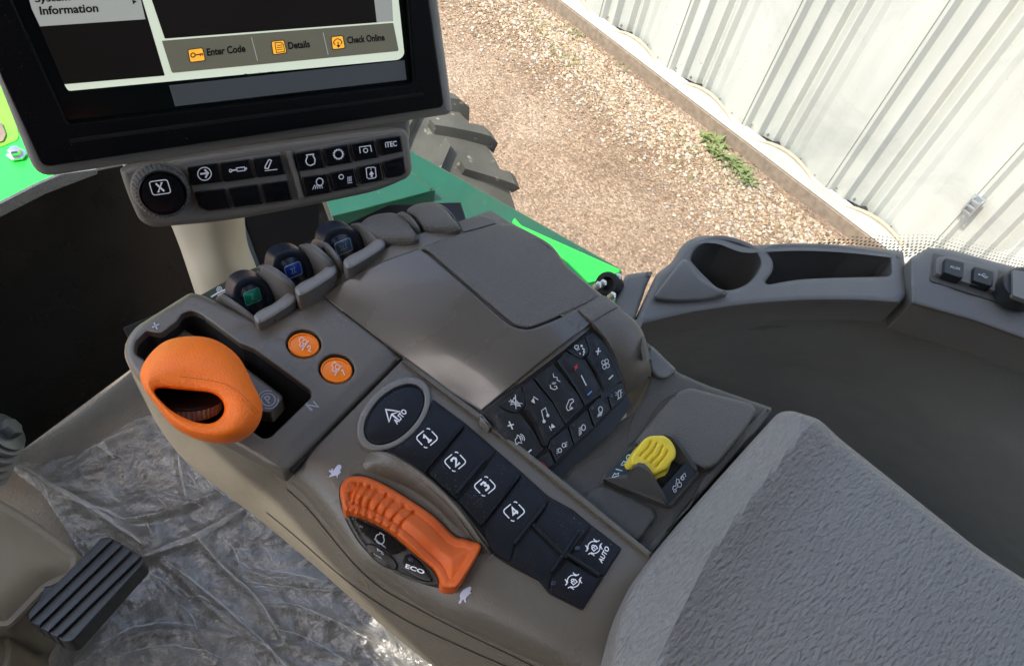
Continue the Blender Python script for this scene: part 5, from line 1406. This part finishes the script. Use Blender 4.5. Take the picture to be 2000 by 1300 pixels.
ic('work', f, 'sym')
def f(mk):
    mk.line(Z([(1108, 605), (1140, 582)]), 1.5); mk.line(Z([(1118, 598), (1112, 545), (1124, 528), (1134, 535), (1140, 585)]), 1.4)
    for l in ([(1092, 545), (1104, 552)], [(1092, 570), (1104, 566)], [(1144, 520), (1136, 530)], [(1150, 545), (1140, 548)]): mk.line(Z(l), 1.3)
ic('beac', f, 'sym')
for k, c in (('haz', None), ('park', (568, 975)), ('beam', (732, 825)), ('work', (898, 680)), ('beac', (1058, 578)), ('vol', (100, 740))):
    if c: tile("indicator", ell(*zk(*c), 3.6, 4), Lifted(k_s, .0024), M['led'], b[k], lift=.0006, depth=.001, r=.0002, res=6)
# cream trim line at the left lower end of the bank
tile("bank_corner", rnd([(937, 807, 2), (944, 811, 2), (960, 832, 2), (956, 835, 2), (940, 822)], 2), level(-.336), M['lip'], con, lift=.002, depth=.01, r=.001, res=10)

# ---- valley with the yellow switch
val_s = level(-.3515)
tile("valley_floor", rnd([(1245, 800), (1268, 742, 4), (1262, 668, 6), (1280, 680, 20), (1322, 726, 6), (1380, 752, 20), (1507, 796, 5), (1508, 803, 4), (1480, 838), (1330, 1005), (1250, 1110), (1180, 1060), (1050, 950), (1060, 915)], 5), val_s, M['char'], con, lift=.001, depth=.05, r=.0025, res=18, down=DN, rn=4,
     hfun=lambda X, Y: .0035 * np.clip(((X - 1262) * .75 - (Y - 1090) * -.66 - 0) / 40 * 0 + 0, 0, 1))
# raised edge along the pad
tile("valley_rim", rnd([(1508, 799, 5), (1500, 793, 6), (1440, 845, 20), (1400, 905, 12), (1370, 935, 12), (1345, 985, 10), (1300, 1030, 20), (1258, 1068, 5), (1272, 1084, 5), (1330, 1010, 30), (1490, 825)], 5), val_s, M['char'], con, lift=.0034, depth=.006, r=.0018, res=10, rn=4)
tile("corner_pad", rnd([(1262, 668, 10), (1284, 686, 30), (1322, 722, 6), (1302, 740, 10), (1285, 738, 14), (1268, 720, 20)], 10), val_s, M['rail'], con, lift=.004, depth=.005, r=.002, res=10, rn=4)
tile("armrest_lid_seam", rnd(spl([(1227, 868), (1229, 835), (1245, 795), (1280, 770), (1318, 762), (1325, 768), (1288, 790), (1250, 850)], 4, True), 0), val_s, M['char'], con, lift=.0014, depth=.002, r=.0006, res=12)
tile("storage_lid", rnd([(1326, 764, 8), (1348, 757, 8), (1468, 788, 10), (1478, 802, 10), (1442, 858, 20), (1400, 908, 12), (1380, 916, 12), (1345, 904, 20), (1236, 866, 10), (1290, 800, 30)], 10), val_s, M['lidm'], con, lift=.0070, depth=.009, r=.0022, res=9, rn=4)
tile("rest_pad", rnd([(1160, 950, 12), (1186, 948, 14), (1276, 992, 12), (1282, 1010, 12), (1246, 1058, 8), (1130, 985, 6)], 10), val_s, M['char'], con, lift=.0045, depth=.007, r=.0018, res=9, rn=4)
# yellow switch housing: scoop-shaped shell
zs_ = lambda a, b: (1120 + a / 3.61, 720 + b / 3.61)
hs = val_s
shell = tile("switch_base", rnd([zs_(*p) + (4,) for p in [(210, 790), (400, 545), (470, 545), (830, 640), (890, 745), (700, 968), (660, 968)]], 4), hs, M['char'], con, lift=.006, depth=.008, r=.002, res=10, rn=4)
def wall3(name, pts, m, par, t=.0025):
    """plate through points (px, py, h), thickened away from the viewer"""
    Vt = [W(*p) for p in pts]; nn = Vector()
    for i in range(len(Vt)): nn += (Vt[i] - Vt[0]).cross(Vt[(i + 1) % len(Vt)] - Vt[0])
    nn.normalize()
    if nn.dot(CAM - Vt[0]) < 0: Vt = Vt[::-1]; nn = -nn
    n = len(Vt); Vb = [v - nn * t for v in Vt]
    return mesh(name, Vt + Vb, [list(range(n)), list(range(n, 2 * n))[::-1]] + [(i, i + n, (i + 1) % n + n, (i + 1) % n) for i in range(n)], m, par, smooth=False)
hz_ = -.3450
z3 = lambda a, b, h: zs_(a, b) + (h,)
wall3("housing_front", [z3(208, 775, hz_ + .001), z3(375, 768, hz_ + .0045), z3(415, 705, hz_ + .012), z3(455, 683, hz_ + .0145), z3(495, 690, hz_ + .0145), z3(530, 725, hz_ + .0135), z3(665, 955, hz_ + .001), z3(660, 970, hz_ - .004), z3(215, 800, hz_ - .004)], M['char'], con)
wall3("housing_back", [z3(640, 462, hz_ + .0145), z3(690, 478, hz_ + .0150), z3(715, 505, hz_ + .014), z3(860, 720, hz_ + .0015), z3(862, 745, hz_ - .003), z3(720, 700, hz_ - .003), z3(600, 520, hz_ - .002)], M['char'], con)
wall3("housing_side", [z3(668, 955, hz_ + .001), z3(862, 735, hz_ + .0015), z3(800, 645, hz_ + .004), z3(622, 850, hz_ + .004)], M['key2'], con)
wall3("housing_deck", [z3(210, 775, hz_ + .001), z3(375, 766, hz_ + .004), z3(410, 705, hz_ + .006), z3(430, 600, hz_ + .004), z3(420, 560, hz_ + .001), z3(385, 580, hz_ + .001)], M['key2'], con)
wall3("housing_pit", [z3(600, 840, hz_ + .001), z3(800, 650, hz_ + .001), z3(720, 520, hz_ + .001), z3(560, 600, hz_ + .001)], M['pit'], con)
side_pl = Plane(W(*z3(668, 955, hz_ + .001)), W(*z3(862, 735, hz_ + .0015)), W(*z3(800, 645, hz_ + .004)))
mk = Mark(side_pl, .0004); zz2 = lambda l: [zs_(*p) for p in l]
mk.line(zz2([(700, 850), (705, 825), (722, 825), (728, 775), (745, 780), (748, 805)]), 1.4); mk.line([zs_(716 + 9 * math.cos(t), 858 + 10 * math.sin(t)) for t in np.linspace(0, 6.28, 12)], 1.3); mk.line([zs_(748 + 14 * math.cos(t), 815 + 17 * math.sin(t)) for t in np.linspace(0, 6.28, 14)], 1.4)
mk.line(zz2([(722, 845), (735, 830)]), 1.3); mk.line(zz2([(755, 775), (760, 760), (785, 733), (793, 760)]), 1.3); mk.line([zs_(770 + 10 * math.cos(t), 770 + 12 * math.sin(t)) for t in np.linspace(0, 6.28, 10)], 1.6)
mk.build("implement_symbol", M['sym'], con)
deck = Plane(W(*z3(210, 775, hz_ + .001)), W(*z3(375, 768, hz_ + .001)), W(*z3(400, 560, hz_ + .0015)))
mk = Mark(deck, .0042)
mk.line([zs_(395 + 22 * math.cos(t), 625 + 20 * math.sin(t)) for t in np.linspace(1.2, 5.4, 14)], 1.7)
mk.line(zz2([(298, 705), (345, 718)]), 2)
for (cx, cy) in ((358, 662), (295, 748)): mk.line(zz2([(cx - 22, cy + 14), (cx - 4, cy - 14), (cx + 4, cy - 6), (cx + 24, cy - 16), (cx + 20, cy + 6), (cx + 4, cy + 8), (cx - 8, cy + 16), (cx - 22, cy + 14)]), 1.4)
mk.build("switch_marks", mat("teal white printing", (.45, .6, .6), .5), con)
# yellow rocker
ys = plane3(z3(410, 640, -.334), z3(520, 480, -.329), z3(700, 560, -.3305))
gl_ = [spl(zz2(p), 5) for p in ([(548, 512), (520, 560), (470, 612)], [(588, 528), (560, 575), (508, 635)], [(628, 545), (605, 600), (545, 660)], [(662, 578), (640, 620), (580, 690)])]
def yh(X, Y):
    d = np.full(X.shape, 1e9)
    for p in gl_:
        for a, b_ in zip(p, p[1:]):
            L = (b_[0] - a[0]) ** 2 + (b_[1] - a[1]) ** 2; t = np.clip(((X - a[0]) * (b_[0] - a[0]) + (Y - a[1]) * (b_[1] - a[1])) / L, 0, 1)
            d = np.minimum(d, np.hypot(X - a[0] - t * (b_[0] - a[0]), Y - a[1] - t * (b_[1] - a[1])))
    c = ((X - 1275) * .74 - (Y - 880) * -.30)
    return -.0017 * np.exp(-(d / 1.8) ** 2)
yel = tile("yellow_switch", rnd(zz2([(405, 672), (405, 622), (450, 558), (500, 492), (542, 472), (640, 470), (690, 508), (722, 568), (722, 622), (648, 702), (565, 747), (480, 692)]), 6), ys, M['yellow'], con, lift=.001, depth=.012, r=.0014, res=2.0, step=3, rn=4, hfun=yh, down=(-.1, .1, -1))
wall3("switch_skirt", [z3(430, 682, -.336), z3(500, 690, -.337), z3(565, 748, -.337), z3(648, 700, -.334), z3(690, 655, -.333), z3(668, 720, -.343), z3(600, 808, -.346), z3(570, 780, -.344)], M['yellow'], yel, t=.004)

# ---- leather arm pad
pad_s = plane3((1500, 850, -.338), (1230, 1200, -.338), (1900, 1100, -.333))
pad = rnd([(1520, 805, 16), (1545, 801, 14), (1600, 818, 14), (1640, 856, 10), (1688, 894, 30), (1912, 1073, 40), (2010, 1137, 40), (2300, 1330), (2500, 1700), (1100, 1700), (1185, 1380), (1192, 1290, 20), (1208, 1205, 30), (1242, 1130, 20), (1290, 1065, 20), (1340, 1005, 60), (1420, 915, 60)], 10)
cr = np.array([(1545, 770), (1577, 826), (1555, 862), (1480, 955), (1395, 1070), (1330, 1190), (1289, 1290), (1260, 1420), (1240, 1700)], float)
def pad_h(X, Y):
    xc = np.interp(Y, cr[:, 1], cr[:, 0])
    u = (X - xc)            # px right of the crease
    z = .024 * np.exp(-np.clip(-u, 0, None) / 95.) * (u < 0) + (u >= 0) * (.024 - .013 * (1 - np.exp(-np.clip(u, 0, None) / 70.)))
    # soften the crease
    return z * 1.0 - .0016 * np.exp(-(u / 22) ** 2)
tile("leather_pad", pad, pad_s, M['leather'], con, lift=.006, depth=.05, r=.006, res=12, step=12, rn=5, hfun=pad_h, down=DN)
tile("pad_shadow_gap", rnd([(1500, 800), (1560, 830), (1330, 1100), (1240, 1300), (1180, 1500), (1150, 1500), (1190, 1270), (1250, 1095), (1330, 1000)], 4), level(-.365), M['seam'], con, depth=.006, res=40)

# ---- hydraulic lever bank
lb = level(-.352)
tile("lever_bank_bed", [(385, 585), (540, 500), (760, 400), (900, 395), (920, 460), (820, 490), (640, 580), (515, 645)], level(-.372), M['black'], con, depth=.004, res=40)
tile("bank_label_plate", rnd([(388, 578, 5), (450, 543, 10), (503, 520, 8), (522, 535), (440, 600)], 4), plane3((390, 575, -.352), (500, 520, -.352), (440, 590, -.350)), mat("olive label film", (.035, .05, .03), .3), con, lift=.001, depth=.006, r=.001)
lp = Lifted(plane3((390, 575, -.352), (500, 520, -.352), (440, 590, -.350)), .001)
mk = Mark(lp, .0006)
mk.line([(412, 580), (425, 572), (448, 562)], 3.0); mk.line([(424, 577), (450, 565)], 1.2); mk.line(arc(428.5, 565, 5, n=12), 1.4); mk.line(arc(428.5, 565, 2, n=8), 1.2)
mk.text("USB", (474, 549), (502, 535), (473, 544), bold=.03)
mk.line([(448, 544), (458, 551)], 1.2)
mk.build("label_marks", M['sym'], con)
def fin(path, w=7, h=-.322, depth=.028, m=None, name="guard_fin_plate", hh=None):
    """upright curved plate: path of its top edge as (px, py, height above camera)"""
    P = spl(path, 6); V = []; n = len(P)
    up_ = Vector((0, 0, 1))
    P3 = [W(*p) for p in P]
    Fc = []
    for i, p in enumerate(P3):
        a = P3[max(i - 1, 0)]; c = P3[min(i + 1, n - 1)]; d = (c - a).normalized(); s_ = d.cross(up_).normalized() * (w / F * .41 / 2)
        V += [p - s_ - up_ * depth, p - s_ - up_ * .0012, p - s_ * .5, p + s_ * .5, p + s_ - up_ * .0012, p + s_ - up_ * depth]
    for i in range(n - 1):
        for k in range(5): Fc.append((6 * i + k, 6 * i + k + 1, 6 * i + k + 7, 6 * i + k + 6))
    Fc += [tuple(range(6)), tuple(range(6 * n - 6, 6 * n))[::-1]]
    return mesh(name, V, Fc, m or M['fin'], con, autos=50)
fin([(424, 580, -.345), (432, 575, -.339), (450, 585, -.337), (480, 607, -.338), (512, 634, -.342)], 9)
fin([(504, 530, -.340), (510, 521, -.329), (524, 524, -.325), (558, 547, -.325), (592, 580, -.338)], 10)
fin([(584, 488, -.338), (591, 479, -.327), (610, 484, -.322), (638, 507, -.322), (664, 534, -.332)], 10)
fin([(608, 476, -.338), (617, 466, -.327), (638, 476, -.322), (660, 502, -.322), (678, 526, -.332)], 9)
fin([(684, 447, -.338), (692, 437, -.326), (711, 443, -.321), (738, 468, -.321), (759, 496, -.330)], 10)
fin([(776, 418, -.330), (786, 414, -.322), (802, 424, -.316), (818, 446, -.317), (830, 472, -.328)], 8)
fin([(850, 397, -.328), (864, 402, -.320), (880, 415, -.318), (894, 436, -.322), (904, 454, -.328)], 7)
fin([(506, 641, -.345), (530, 631, -.343), (592, 585, -.3415), (628, 574, -.3405)], 8, depth=.03)
def scoop(rows_, nm="lever_guard"):
    loft(nm, rows_, M['fin'], con, nu=5, nv=5, thick=.002)
scoop([[(503, 524, -.329), (515, 545, -.338), (530, 580, -.352)], [(524, 523, -.326), (540, 548, -.336), (548, 582, -.350)], [(558, 546, -.326), (565, 566, -.336), (562, 585, -.348)], [(590, 578, -.338), (585, 585, -.342), (580, 592, -.348)]])
scoop([[(583, 482, -.328), (594, 505, -.338), (606, 540, -.352)], [(608, 482, -.323), (622, 505, -.334), (628, 538, -.350)], [(638, 506, -.323), (645, 524, -.334), (645, 542, -.348)], [(663, 533, -.333), (658, 540, -.340), (655, 546, -.346)]])
scoop([[(684, 441, -.328), (694, 464, -.338), (704, 500, -.352)], [(710, 442, -.322), (722, 466, -.334), (724, 498, -.350)], [(738, 467, -.322), (742, 484, -.334), (738, 500, -.348)], [(758, 495, -.331), (752, 500, -.338), (748, 506, -.344)]])
labs = {}
for (cx, cy, bc, num, bm_, hh) in ((494, 578, (493, 580), 1, 'bx1', -.338), (572, 524, (573, 529), 2, 'bx2', -.331), (671, 479, (671, 483), 3, 'bx3', -.326)):
    sp = plane3((cx, cy, hh), (cx + 40, cy - 24, hh + .002), (cx + 10, cy + 30, hh - .010))
    cap_ = tile("hydraulic_lever", spl([(cx - 42, cy + 4), (cx - 36, cy - 24), (cx - 12, cy - 38), (cx + 14, cy - 36), (cx + 36, cy - 16), (cx + 44, cy + 14), (cx + 36, cy + 34), (cx + 12, cy + 42), (cx - 14, cy + 34), (cx - 34, cy + 20)], 5, True), sp, M['navlev'], con, lift=-.004, depth=.010, r=.005, res=6, step=5, rn=5, crown=.005, cw=40)
    col = {1: (.004, .19, .11), 2: (.008, .055, .33), 3: (.04, .075, .11)}[num]
    fr = Fr(bc, (.92, -.42), (-.30, -.93))
    fr = Fr((bc[0], bc[1] - 1), (.88, -.36), (.22, .86))
    class CapS:
        pass
    bvh = Surf([cap_.matrix_basis @ v.co + WL[con.name] for v in cap_.data.vertices], [list(p.vertices) for p in cap_.data.polygons])
    mk = Mark(bvh, .0003); mk.fill([fr(p) for p in rrect(17, 14, 4)[:-1]], res=6); mk.build("lever_badge", mat("badge colour", col, .3), cap_)
    mk = Mark(bvh, .0006); mk.line([fr(p) for p in rrect(17, 14, 4)], 1.5)
    for k in range(num):
        x_ = (k - (num - 1) / 2) * 5.0; mk.line([(x_, -5), (x_, 5)], 1.3, fr)
    w_ = 1.6 + num * 2.2; mk.line([(-w_, -5), (w_, -5)], 1, fr); mk.line([(-w_, 5), (w_, 5)], 1, fr)
    mk.build("badge_numeral", {1: mat("badge green line", (.06, .38, .28), .4), 2: mat("badge blue line", (.30, .42, .75), .4), 3: mat("badge grey line", (.25, .33, .42), .4)}[num], cap_)
    labs[num] = cap_
for off, hh in (((0, 0), -.335), ((82, -54), -.3275), ((177, -107), -.322)):
    o_ = [(496, 617), (508, 606), (532, 594), (550, 581), (562, 572), (573, 571), (578, 580), (574, 592), (545, 612), (510, 632), (500, 629)]
    tile("lever_finger_lip", spl([(x + off[0] - (2 if off[0] else 0), y + off[1]) for x, y in o_], 4, True), level(hh), M['lip'], con, lift=.002, depth=.012, r=.0022, res=7, step=5, rn=4)
for pts, hh in (([(705, 440), (714, 428), (730, 420), (752, 416), (772, 417), (792, 428), (804, 444), (817, 475), (762, 498), (740, 472), (722, 452)], -.322), ([(795, 412), (806, 402), (821, 397), (840, 395), (854, 397), (870, 409), (884, 426), (900, 455), (839, 470), (824, 442), (812, 424)], -.3195)):
    X0 = min(p[0] for p in pts); X1 = max(p[0] for p in pts); Y0_ = min(p[1] for p in pts)
    tile("blank_cover", spl(pts, 4, True), plane3((X0, 440, hh - .006), (X1, 440, hh + .001), ((X0 + X1) / 2 + 10, 490, hh - .004)), M['lidm'], con, lift=.001, depth=.022, r=.003, res=5, step=5, rn=4, down=DN,
         hfun=lambda X, Y, y0=Y0_: .012 * np.sin(np.clip((Y - y0) / 75, 0, 1) * math.pi) - .004)
# ================================================================ DISPLAY
mn = (np.cross(R @ _n((2600, 800, -1400)), R @ _n((130, -1900, -1400))))
mn = Vector(mn.tolist()).normalized()
if mn.dot(-ray(476, 200)) < 0: mn = -mn
class PN(Plane):
    def __init__(s, p, n): s.p = p; s.n = n
dp = Dp(476, 271, .47)
scr = PN(dp, mn)
dis = empty("touch_display", "black framed tractor touch display with grey shell and lit menu screen", "display", Dp(476, 330, .49))
tile("display_shell", rnd([(72, 347, 36), (884, 222, 14), (846, -60), (828, -160), (-140, -160), (-66, 0)], 12), scr, M['shell'], dis, lift=-.0065, depth=.022, r=.005, res=60, step=30, rn=5)
so_ = [(-52, 0), (-120, -150), (820, -150), (838, 0), (867, 202, 10), (862, 210, 8), (95, 325, 12), (80, 320, 14), (2, 150)]
hole = [(132, 236, 2), (70, 100), (-20, -100), (780, -100), (794, 0), (806, 158, 3), (800, 164, 4), (136, 240, 3)]
tile("bezel", rnd(so_, 8), scr, M['bez'], dis, lift=.001, depth=.0085, r=.0012, res=40, step=20, holes=[rnd(hole, 3)], hdepth=.008, hr=.0022)
tile("groove", rnd([(134, 272, 3), (826, 181, 3), (828, 187, 3), (136, 280, 3)], 3), scr, M['pit'], dis, lift=.0016, depth=.001, r=.0004, res=40)
gs_ = Lifted(scr, -.0035)
glass = tile("screen_glass", [(128, 244), (60, 90), (-30, -110), (785, -110), (800, 0), (812, 168)], gs_, mat("screen glass", (.004, .006, .006), .15, var=.1, dust=.15, spec=.25), dis, lift=.0, depth=.002, r=.0003, res=60)
def em(name, c, e): return mat(name, c, .35, emit=c, es=e, var=.0, spec=.12)
sg = Lifted(gs_, .0004)
def lit(name, pts, m, l): 
    mk = Mark(sg, l); mk.fill(pts, res=60); return mk.build(name, m, glass)
pw = em("lit pale window frame", (.60, .66, .52), .22)
lit("window_frame", rnd([(35, -60), (128, 170, 12), (134, 178, 8), (780, 117, 8), (790, 107, 8), (772, -60)], 6), pw, .0)
lit("menu_area", rnd([(46, -60), (75, 48), (125, 165, 3), (322, 148, 2), (272, -20), (262, -60)], 2), em("dark menu area", (.012, .010, .009), .1), .0003)
M['fade'] = em("lit grey menu row", (.33, .34, .31), .2)
lit("menu_row", [(46, -40), (62, 18), (78, 52), (284, 38), (266, -40)], M['fade'], .0005)
lit("main_area", rnd([(276, -60), (322, 76, 2), (741, 44, 2), (722, -60)], 2), em("dark main area", (.014, .012, .011), .1), .0003)
lit("scroll_column", [(724, -60), (736, 44), (768, 42), (762, -60)], em("lit pale column", (.36, .37, .33), .15), .0004)
lit("button_row", rnd([(316, 80, 2), (768, 45, 2), (779, 100, 4), (336, 143, 4)], 3), em("lit olive bar", (.165, .160, .115), .12), .0005)
lit("lower_bar", [(330, 167), (790, 118), (794, 156), (342, 208)], em("dim slate bar", (.075, .085, .09), .08), .0)
tk = em("dark screen lettering", (.015, .015, .015), 0)
for txt, p0, p1, p2, bo_ in (("System", (70, 9), (139, 5), (66, -7), .03), ("Information", (79, 30), (193, 24), (76, 13), .03), ("Enter Code", (405, 110), (480, 102), (403, 95), .03), ("Details", (564, 97), (606, 93), (562, 83), .03),
                             ("Check Online", (679, 86), (752, 80), (677, 72), .03), ("Settings", (476, 151), (536, 144), (475, 145), .02), ("Access", (371, 161), (420, 156), (370, 156), .02)):
    mk = Mark(sg, .0008); mk.text(txt, p0, p1, p2, bold=bo_); mk.build("menu_text", tk, glass)
mk = Mark(sg, .0008); mk.fill([(258, 0), (267, 3), (260, 9)]); mk.build("menu_arrow", tk, glass)
org = em("lit orange icon", (.78, .36, .04), .3)
for nm, pts in (("key_icon", [(366, 97), (396, 93), (402, 119), (371, 123)]), ("sheet_icon", [(529, 81), (555, 78), (561, 104), (533, 108)]), ("cloud_icon", [(646, 72), (670, 69), (675, 95), (649, 98)])):
    o_ = lit(nm, rnd(pts, 4), tk, .0009)
    o2 = lit("icon_face", rnd(inset([tuple(map(float, p)) for p in pts] if area(pts) > 0 else pts[::-1], 1.4), 3), org, .0012)
mk = Mark(sg, .0016)
mk.line(arc(377, 108, 4.2, n=12), 2); mk.line([(382, 108), (396, 105)], 2.2); mk.line([(391, 106), (392, 110)], 2); mk.line([(395, 105), (396, 109)], 2)
mk.line([(537, 84), (549, 83), (554, 88), (556, 101), (540, 103), (537, 84)], 1.4)
for q_ in (89, 93, 97): mk.line([(541, q_ + .5), (552, q_ - .7)], 1.3)
mk.line([(655, 88), (651, 84), (654, 79), (659, 76), (665, 78), (668, 83), (666, 87)], 1.6); mk.line([(660, 82), (661, 92)], 1.8); mk.fill([(657, 89), (665, 88), (661.5, 94)])
mk.build("icon_strokes", tk, glass)
mk = Mark(sg, .0010); mk.line([(491, 73), (503, 119)], 1.4); mk.line([(631, 64), (641, 107)], 1.4); mk.build("row_dividers", em("pale divider", (.5, .5, .45), .1), glass)

tile('rear_bracket', rnd([(240, 300), (800, 215), (800, 275), (250, 350)], 8), Lifted(scr, -.022), M['shell'], dis, lift=.0, depth=.03, r=.003, res=60)
# ---- key bar below the display
kn = (mn + Vector((0, 0, .25))).normalized()
bar_s = PN(Dp(520, 345, .455), kn)
kb_ = empty("key_bar", "taupe bar of black shortcut keys with a rotary knob below the display", "key bar", Dp(520, 350, .47))
tile("bar_body", rnd([(236, 334, 8), (262, 324, 8), (500, 286, 60), (700, 258, 60), (786, 250, 14), (797, 262, 10), (805, 330, 10), (798, 346, 12), (740, 372, 60), (600, 402, 60), (440, 432, 60), (296, 444, 20), (272, 430, 20), (252, 384, 20)], 10), bar_s, M['taupe2'], kb_, lift=.0, depth=.014, r=.0035, res=14, step=14, rn=4)
tile("inner_deck", rnd([(360, 326, 8), (548, 297, 8), (572, 392, 8), (470, 408, 30), (388, 414, 12)], 8), bar_s, M['taupe2'], kb_, lift=.0012, depth=.002, r=.0008, res=20)
tile("inner_deck", rnd([(574, 294, 8), (778, 256, 10), (786, 262, 8), (795, 335, 10), (740, 358, 30), (596, 386, 8)], 8), bar_s, M['taupe2'], kb_, lift=.0012, depth=.002, r=.0008, res=20)
tile("divider_ridge", rnd([(557, 296, 4), (570, 294, 4), (596, 388, 4), (584, 392, 4)], 4), bar_s, M['taupe2'], kb_, lift=.003, depth=.003, r=.0015, res=10)
zb = lambda a, b_: (220 + a * .3, 240 + b_ * .3)
kk = [([(488, 290), (680, 262), (716, 380), (512, 404)], 0), ([(704, 262), (888, 238), (926, 355), (730, 380)], 1), ([(916, 236), (1094, 212), (1126, 330), (944, 352)], 2),
      ([(1186, 200), (1350, 172), (1384, 288), (1212, 312)], 3), ([(1372, 170), (1530, 142), (1560, 256), (1400, 280)], 4), ([(1548, 140), (1704, 114), (1730, 222), (1576, 248)], 5), ([(1722, 108), (1874, 86), (1892, 182), (1748, 212)], 6),
      ([(536, 452), (732, 430), (770, 552), (620, 570), (566, 545)], 7), ([(756, 428), (944, 402), (976, 524), (790, 548)], 8), ([(968, 400), (1140, 376), (1170, 496), (1000, 520)], 9),
      ([(1234, 356), (1396, 334), (1426, 450), (1262, 476)], 10), ([(1414, 330), (1570, 298), (1598, 412), (1442, 442)], 11), ([(1590, 292), (1742, 262), (1764, 368), (1616, 398)], 12), ([(1760, 256), (1896, 220), (1910, 320), (1870, 345), (1786, 356)], 13)]
kt = Lifted(bar_s, .001)
keys = {}
for pts, i in kk:
    P2 = [zb(*p) for p in pts]
    tile("key_well", rnd(inset(P2 if area(P2) > 0 else P2[::-1], -1.2), 4), kt, M['black'], kb_, lift=.0010, depth=.001, r=.0004, res=14)
    keys[i] = tile("shortcut_key", rnd(P2, 3.2), kt, M['gkey'], kb_, lift=.0032, depth=.003, r=.0008, res=8, step=7, crown=.0004, cw=10)
ks = Lifted(kt, .0038)
def ik(i, fn, c=None):
    mk = Mark(ks, .0005); fn(mk); mk.build("key_symbol", M['white'], keys[i])
zl = lambda l: [zb(*p) for p in l]
el = lambda cx, cy, rx, ry, a0=0, a1=6.2832, n=20: [zb(cx + rx * math.cos(t), cy + ry * math.sin(t)) for t in np.linspace(a0, a1, n)]
def f(mk): mk.line(el(598, 332, 44, 42, n=26)[:-1] + [el(598, 332, 44, 42)[0]], 2.0); mk.line(zl([(570, 333), (612, 328)]), 3.6); mk.line(zl([(598, 304), (622, 327), (604, 358)]), 3.6)
ik(0, f)
def f(mk): mk.line(el(768, 312, 8, 9), 2); mk.line(zl([(778, 310), (806, 306)]), 3); mk.line(zl([(806, 294), (858, 288), (862, 310), (812, 316), (806, 294)]), 2); mk.line(zl([(858, 299), (874, 297)]), 4)
ik(1, f)
def f(mk): mk.line(zl([(1022, 240), (1034, 246), (1012, 298), (992, 296), (992, 286), (1014, 244), (1022, 240)]), 2.2); mk.line(zl([(990, 312), (1070, 303)]), 1.6)
ik(2, f)
def f(mk): mk.line(zl([(1262, 210), (1308, 204), (1306, 216), (1318, 238), (1314, 266), (1290, 278), (1268, 272), (1258, 252), (1262, 232), (1268, 222), (1262, 210)]), 2.2)
ik(3, f)
def gear(mk, cx, cy, r, n, w):
    mk.line(el(cx, cy, r, r, n=26)[:-1] + [el(cx, cy, r, r)[0]], w)
    for k in range(n):
        t = 2 * math.pi * k / n; mk.line(zl([(cx + r * math.cos(t), cy + r * math.sin(t)), (cx + (r + 9 * r / 30) * math.cos(t), cy + (r + 9 * r / 30) * math.sin(t))]), w * 1.3)
ik(4, lambda mk: gear(mk, 1470, 205, 28, 13, 2.0))
def f(mk): mk.line(zl([(1612, 198), (1607, 158), (1678, 148), (1686, 188)]), 1.8); gear(mk, 1647, 180, 13, 8, 1.6)
ik(5, f)
mk = Mark(ks, .0005); mk.text("iTEC", zb(1776, 162), zb(1852, 152), zb(1772, 126), bold=.03); mk.build("key_symbol", M['white'], keys[6])
def f(mk):
    mk.line(el(1348, 384, 22, 24, n=20)[:-1] + [el(1348, 384, 22, 24)[0]], 2); 
    for k in range(5): mk.line(zl([(1302 + k * 16, 434 - k * 2), (1316 + k * 11, 404 - k * 0)]), 1.6)
ik(10, f)
def f(mk):
    gear(mk, 1488, 352, 14, 8, 1.6)
    for k in range(3): mk.line(zl([(1530 + k * 10, 384 - k), (1534 + k * 10, 372 - k), (1530 + k * 10, 362 - k), (1534 + k * 10, 350 - k)]), 1.3)
    mk.line(zl([(1530, 392), (1560, 388)]), 1.5)
ik(11, f)
def f(mk):
    c = [(1650, 298), (1660, 292), (1700, 288), (1710, 294), (1716, 350), (1708, 358), (1668, 364), (1656, 356), (1650, 298)]
    mk.line(zl(c), 1.7); mk.fill(zl([(1684, 312), (1702, 334), (1692, 335), (1694, 352), (1680, 354), (1678, 337), (1668, 338)])); mk.fill(el(1682, 302, 4, 4)[:-1])
ik(12, f)
# rotary knob
nv = kn
kc = bar_s(313, 368)[0]
ex = (bar_s(363, 362)[0] - kc); rad = ex.length
kx = ex.normalized()
mb = MB(); mb.lathe(kc, nv, [(rad * 1.12, 0), (rad * 1.12, .003), (rad * 1.05, .0045)], n=60, ref=kx); mb.build("knob_collar", M['taupe'], kb_)
kc = kc - kx * rad * .04
mb = MB(); mb.lathe(kc + nv * .002, nv, [(rad * 1.05, 0), (rad * 1.05, .0135), (rad * .98, .016), (rad * .88, .0165)], n=180, ref=kx, mod=lambda k, r, h: 1.0 if (k % 5) < 3 or r < rad * .95 else .95)
kr = mb.build("knob_grip", M['char'], kb_, autos=25)
mb = MB(); mb.lathe(kc + nv * .0175, nv, [(rad * .90, 0), (rad * .90, .002), (rad * .86, .003), (rad * .83, .003), (rad * .81, .0020), (rad * .79, .0020), (rad * .77, .003), (rad * .4, .0035), (rad * .01, .0036)], n=72, ref=kx)
kp = mb.build("knob_face", M['gkey'], kb_, autos=40)
xs_ = PN(kc + nv * .0215, nv)
mk = Mark(xs_, .0003); fr = Fr((312.5, 366), (.985, -.13), (-.28, -.93))
mk.line([fr(p) for p in rrect(18, 14, 5)], 2); mk.line([fr(p) for p in [(-6, 9), (6, -9)]], 3.6); mk.line([fr(p) for p in [(6, 9), (-6, -9)]], 2.6); mk.line([fr(p) for p in [(3, 9), (8, 9)]], 1.4); mk.line([fr(p) for p in [(-8, -9), (-3, -9)]], 1.4)
mk.build("knob_symbol", M['white'], kp)
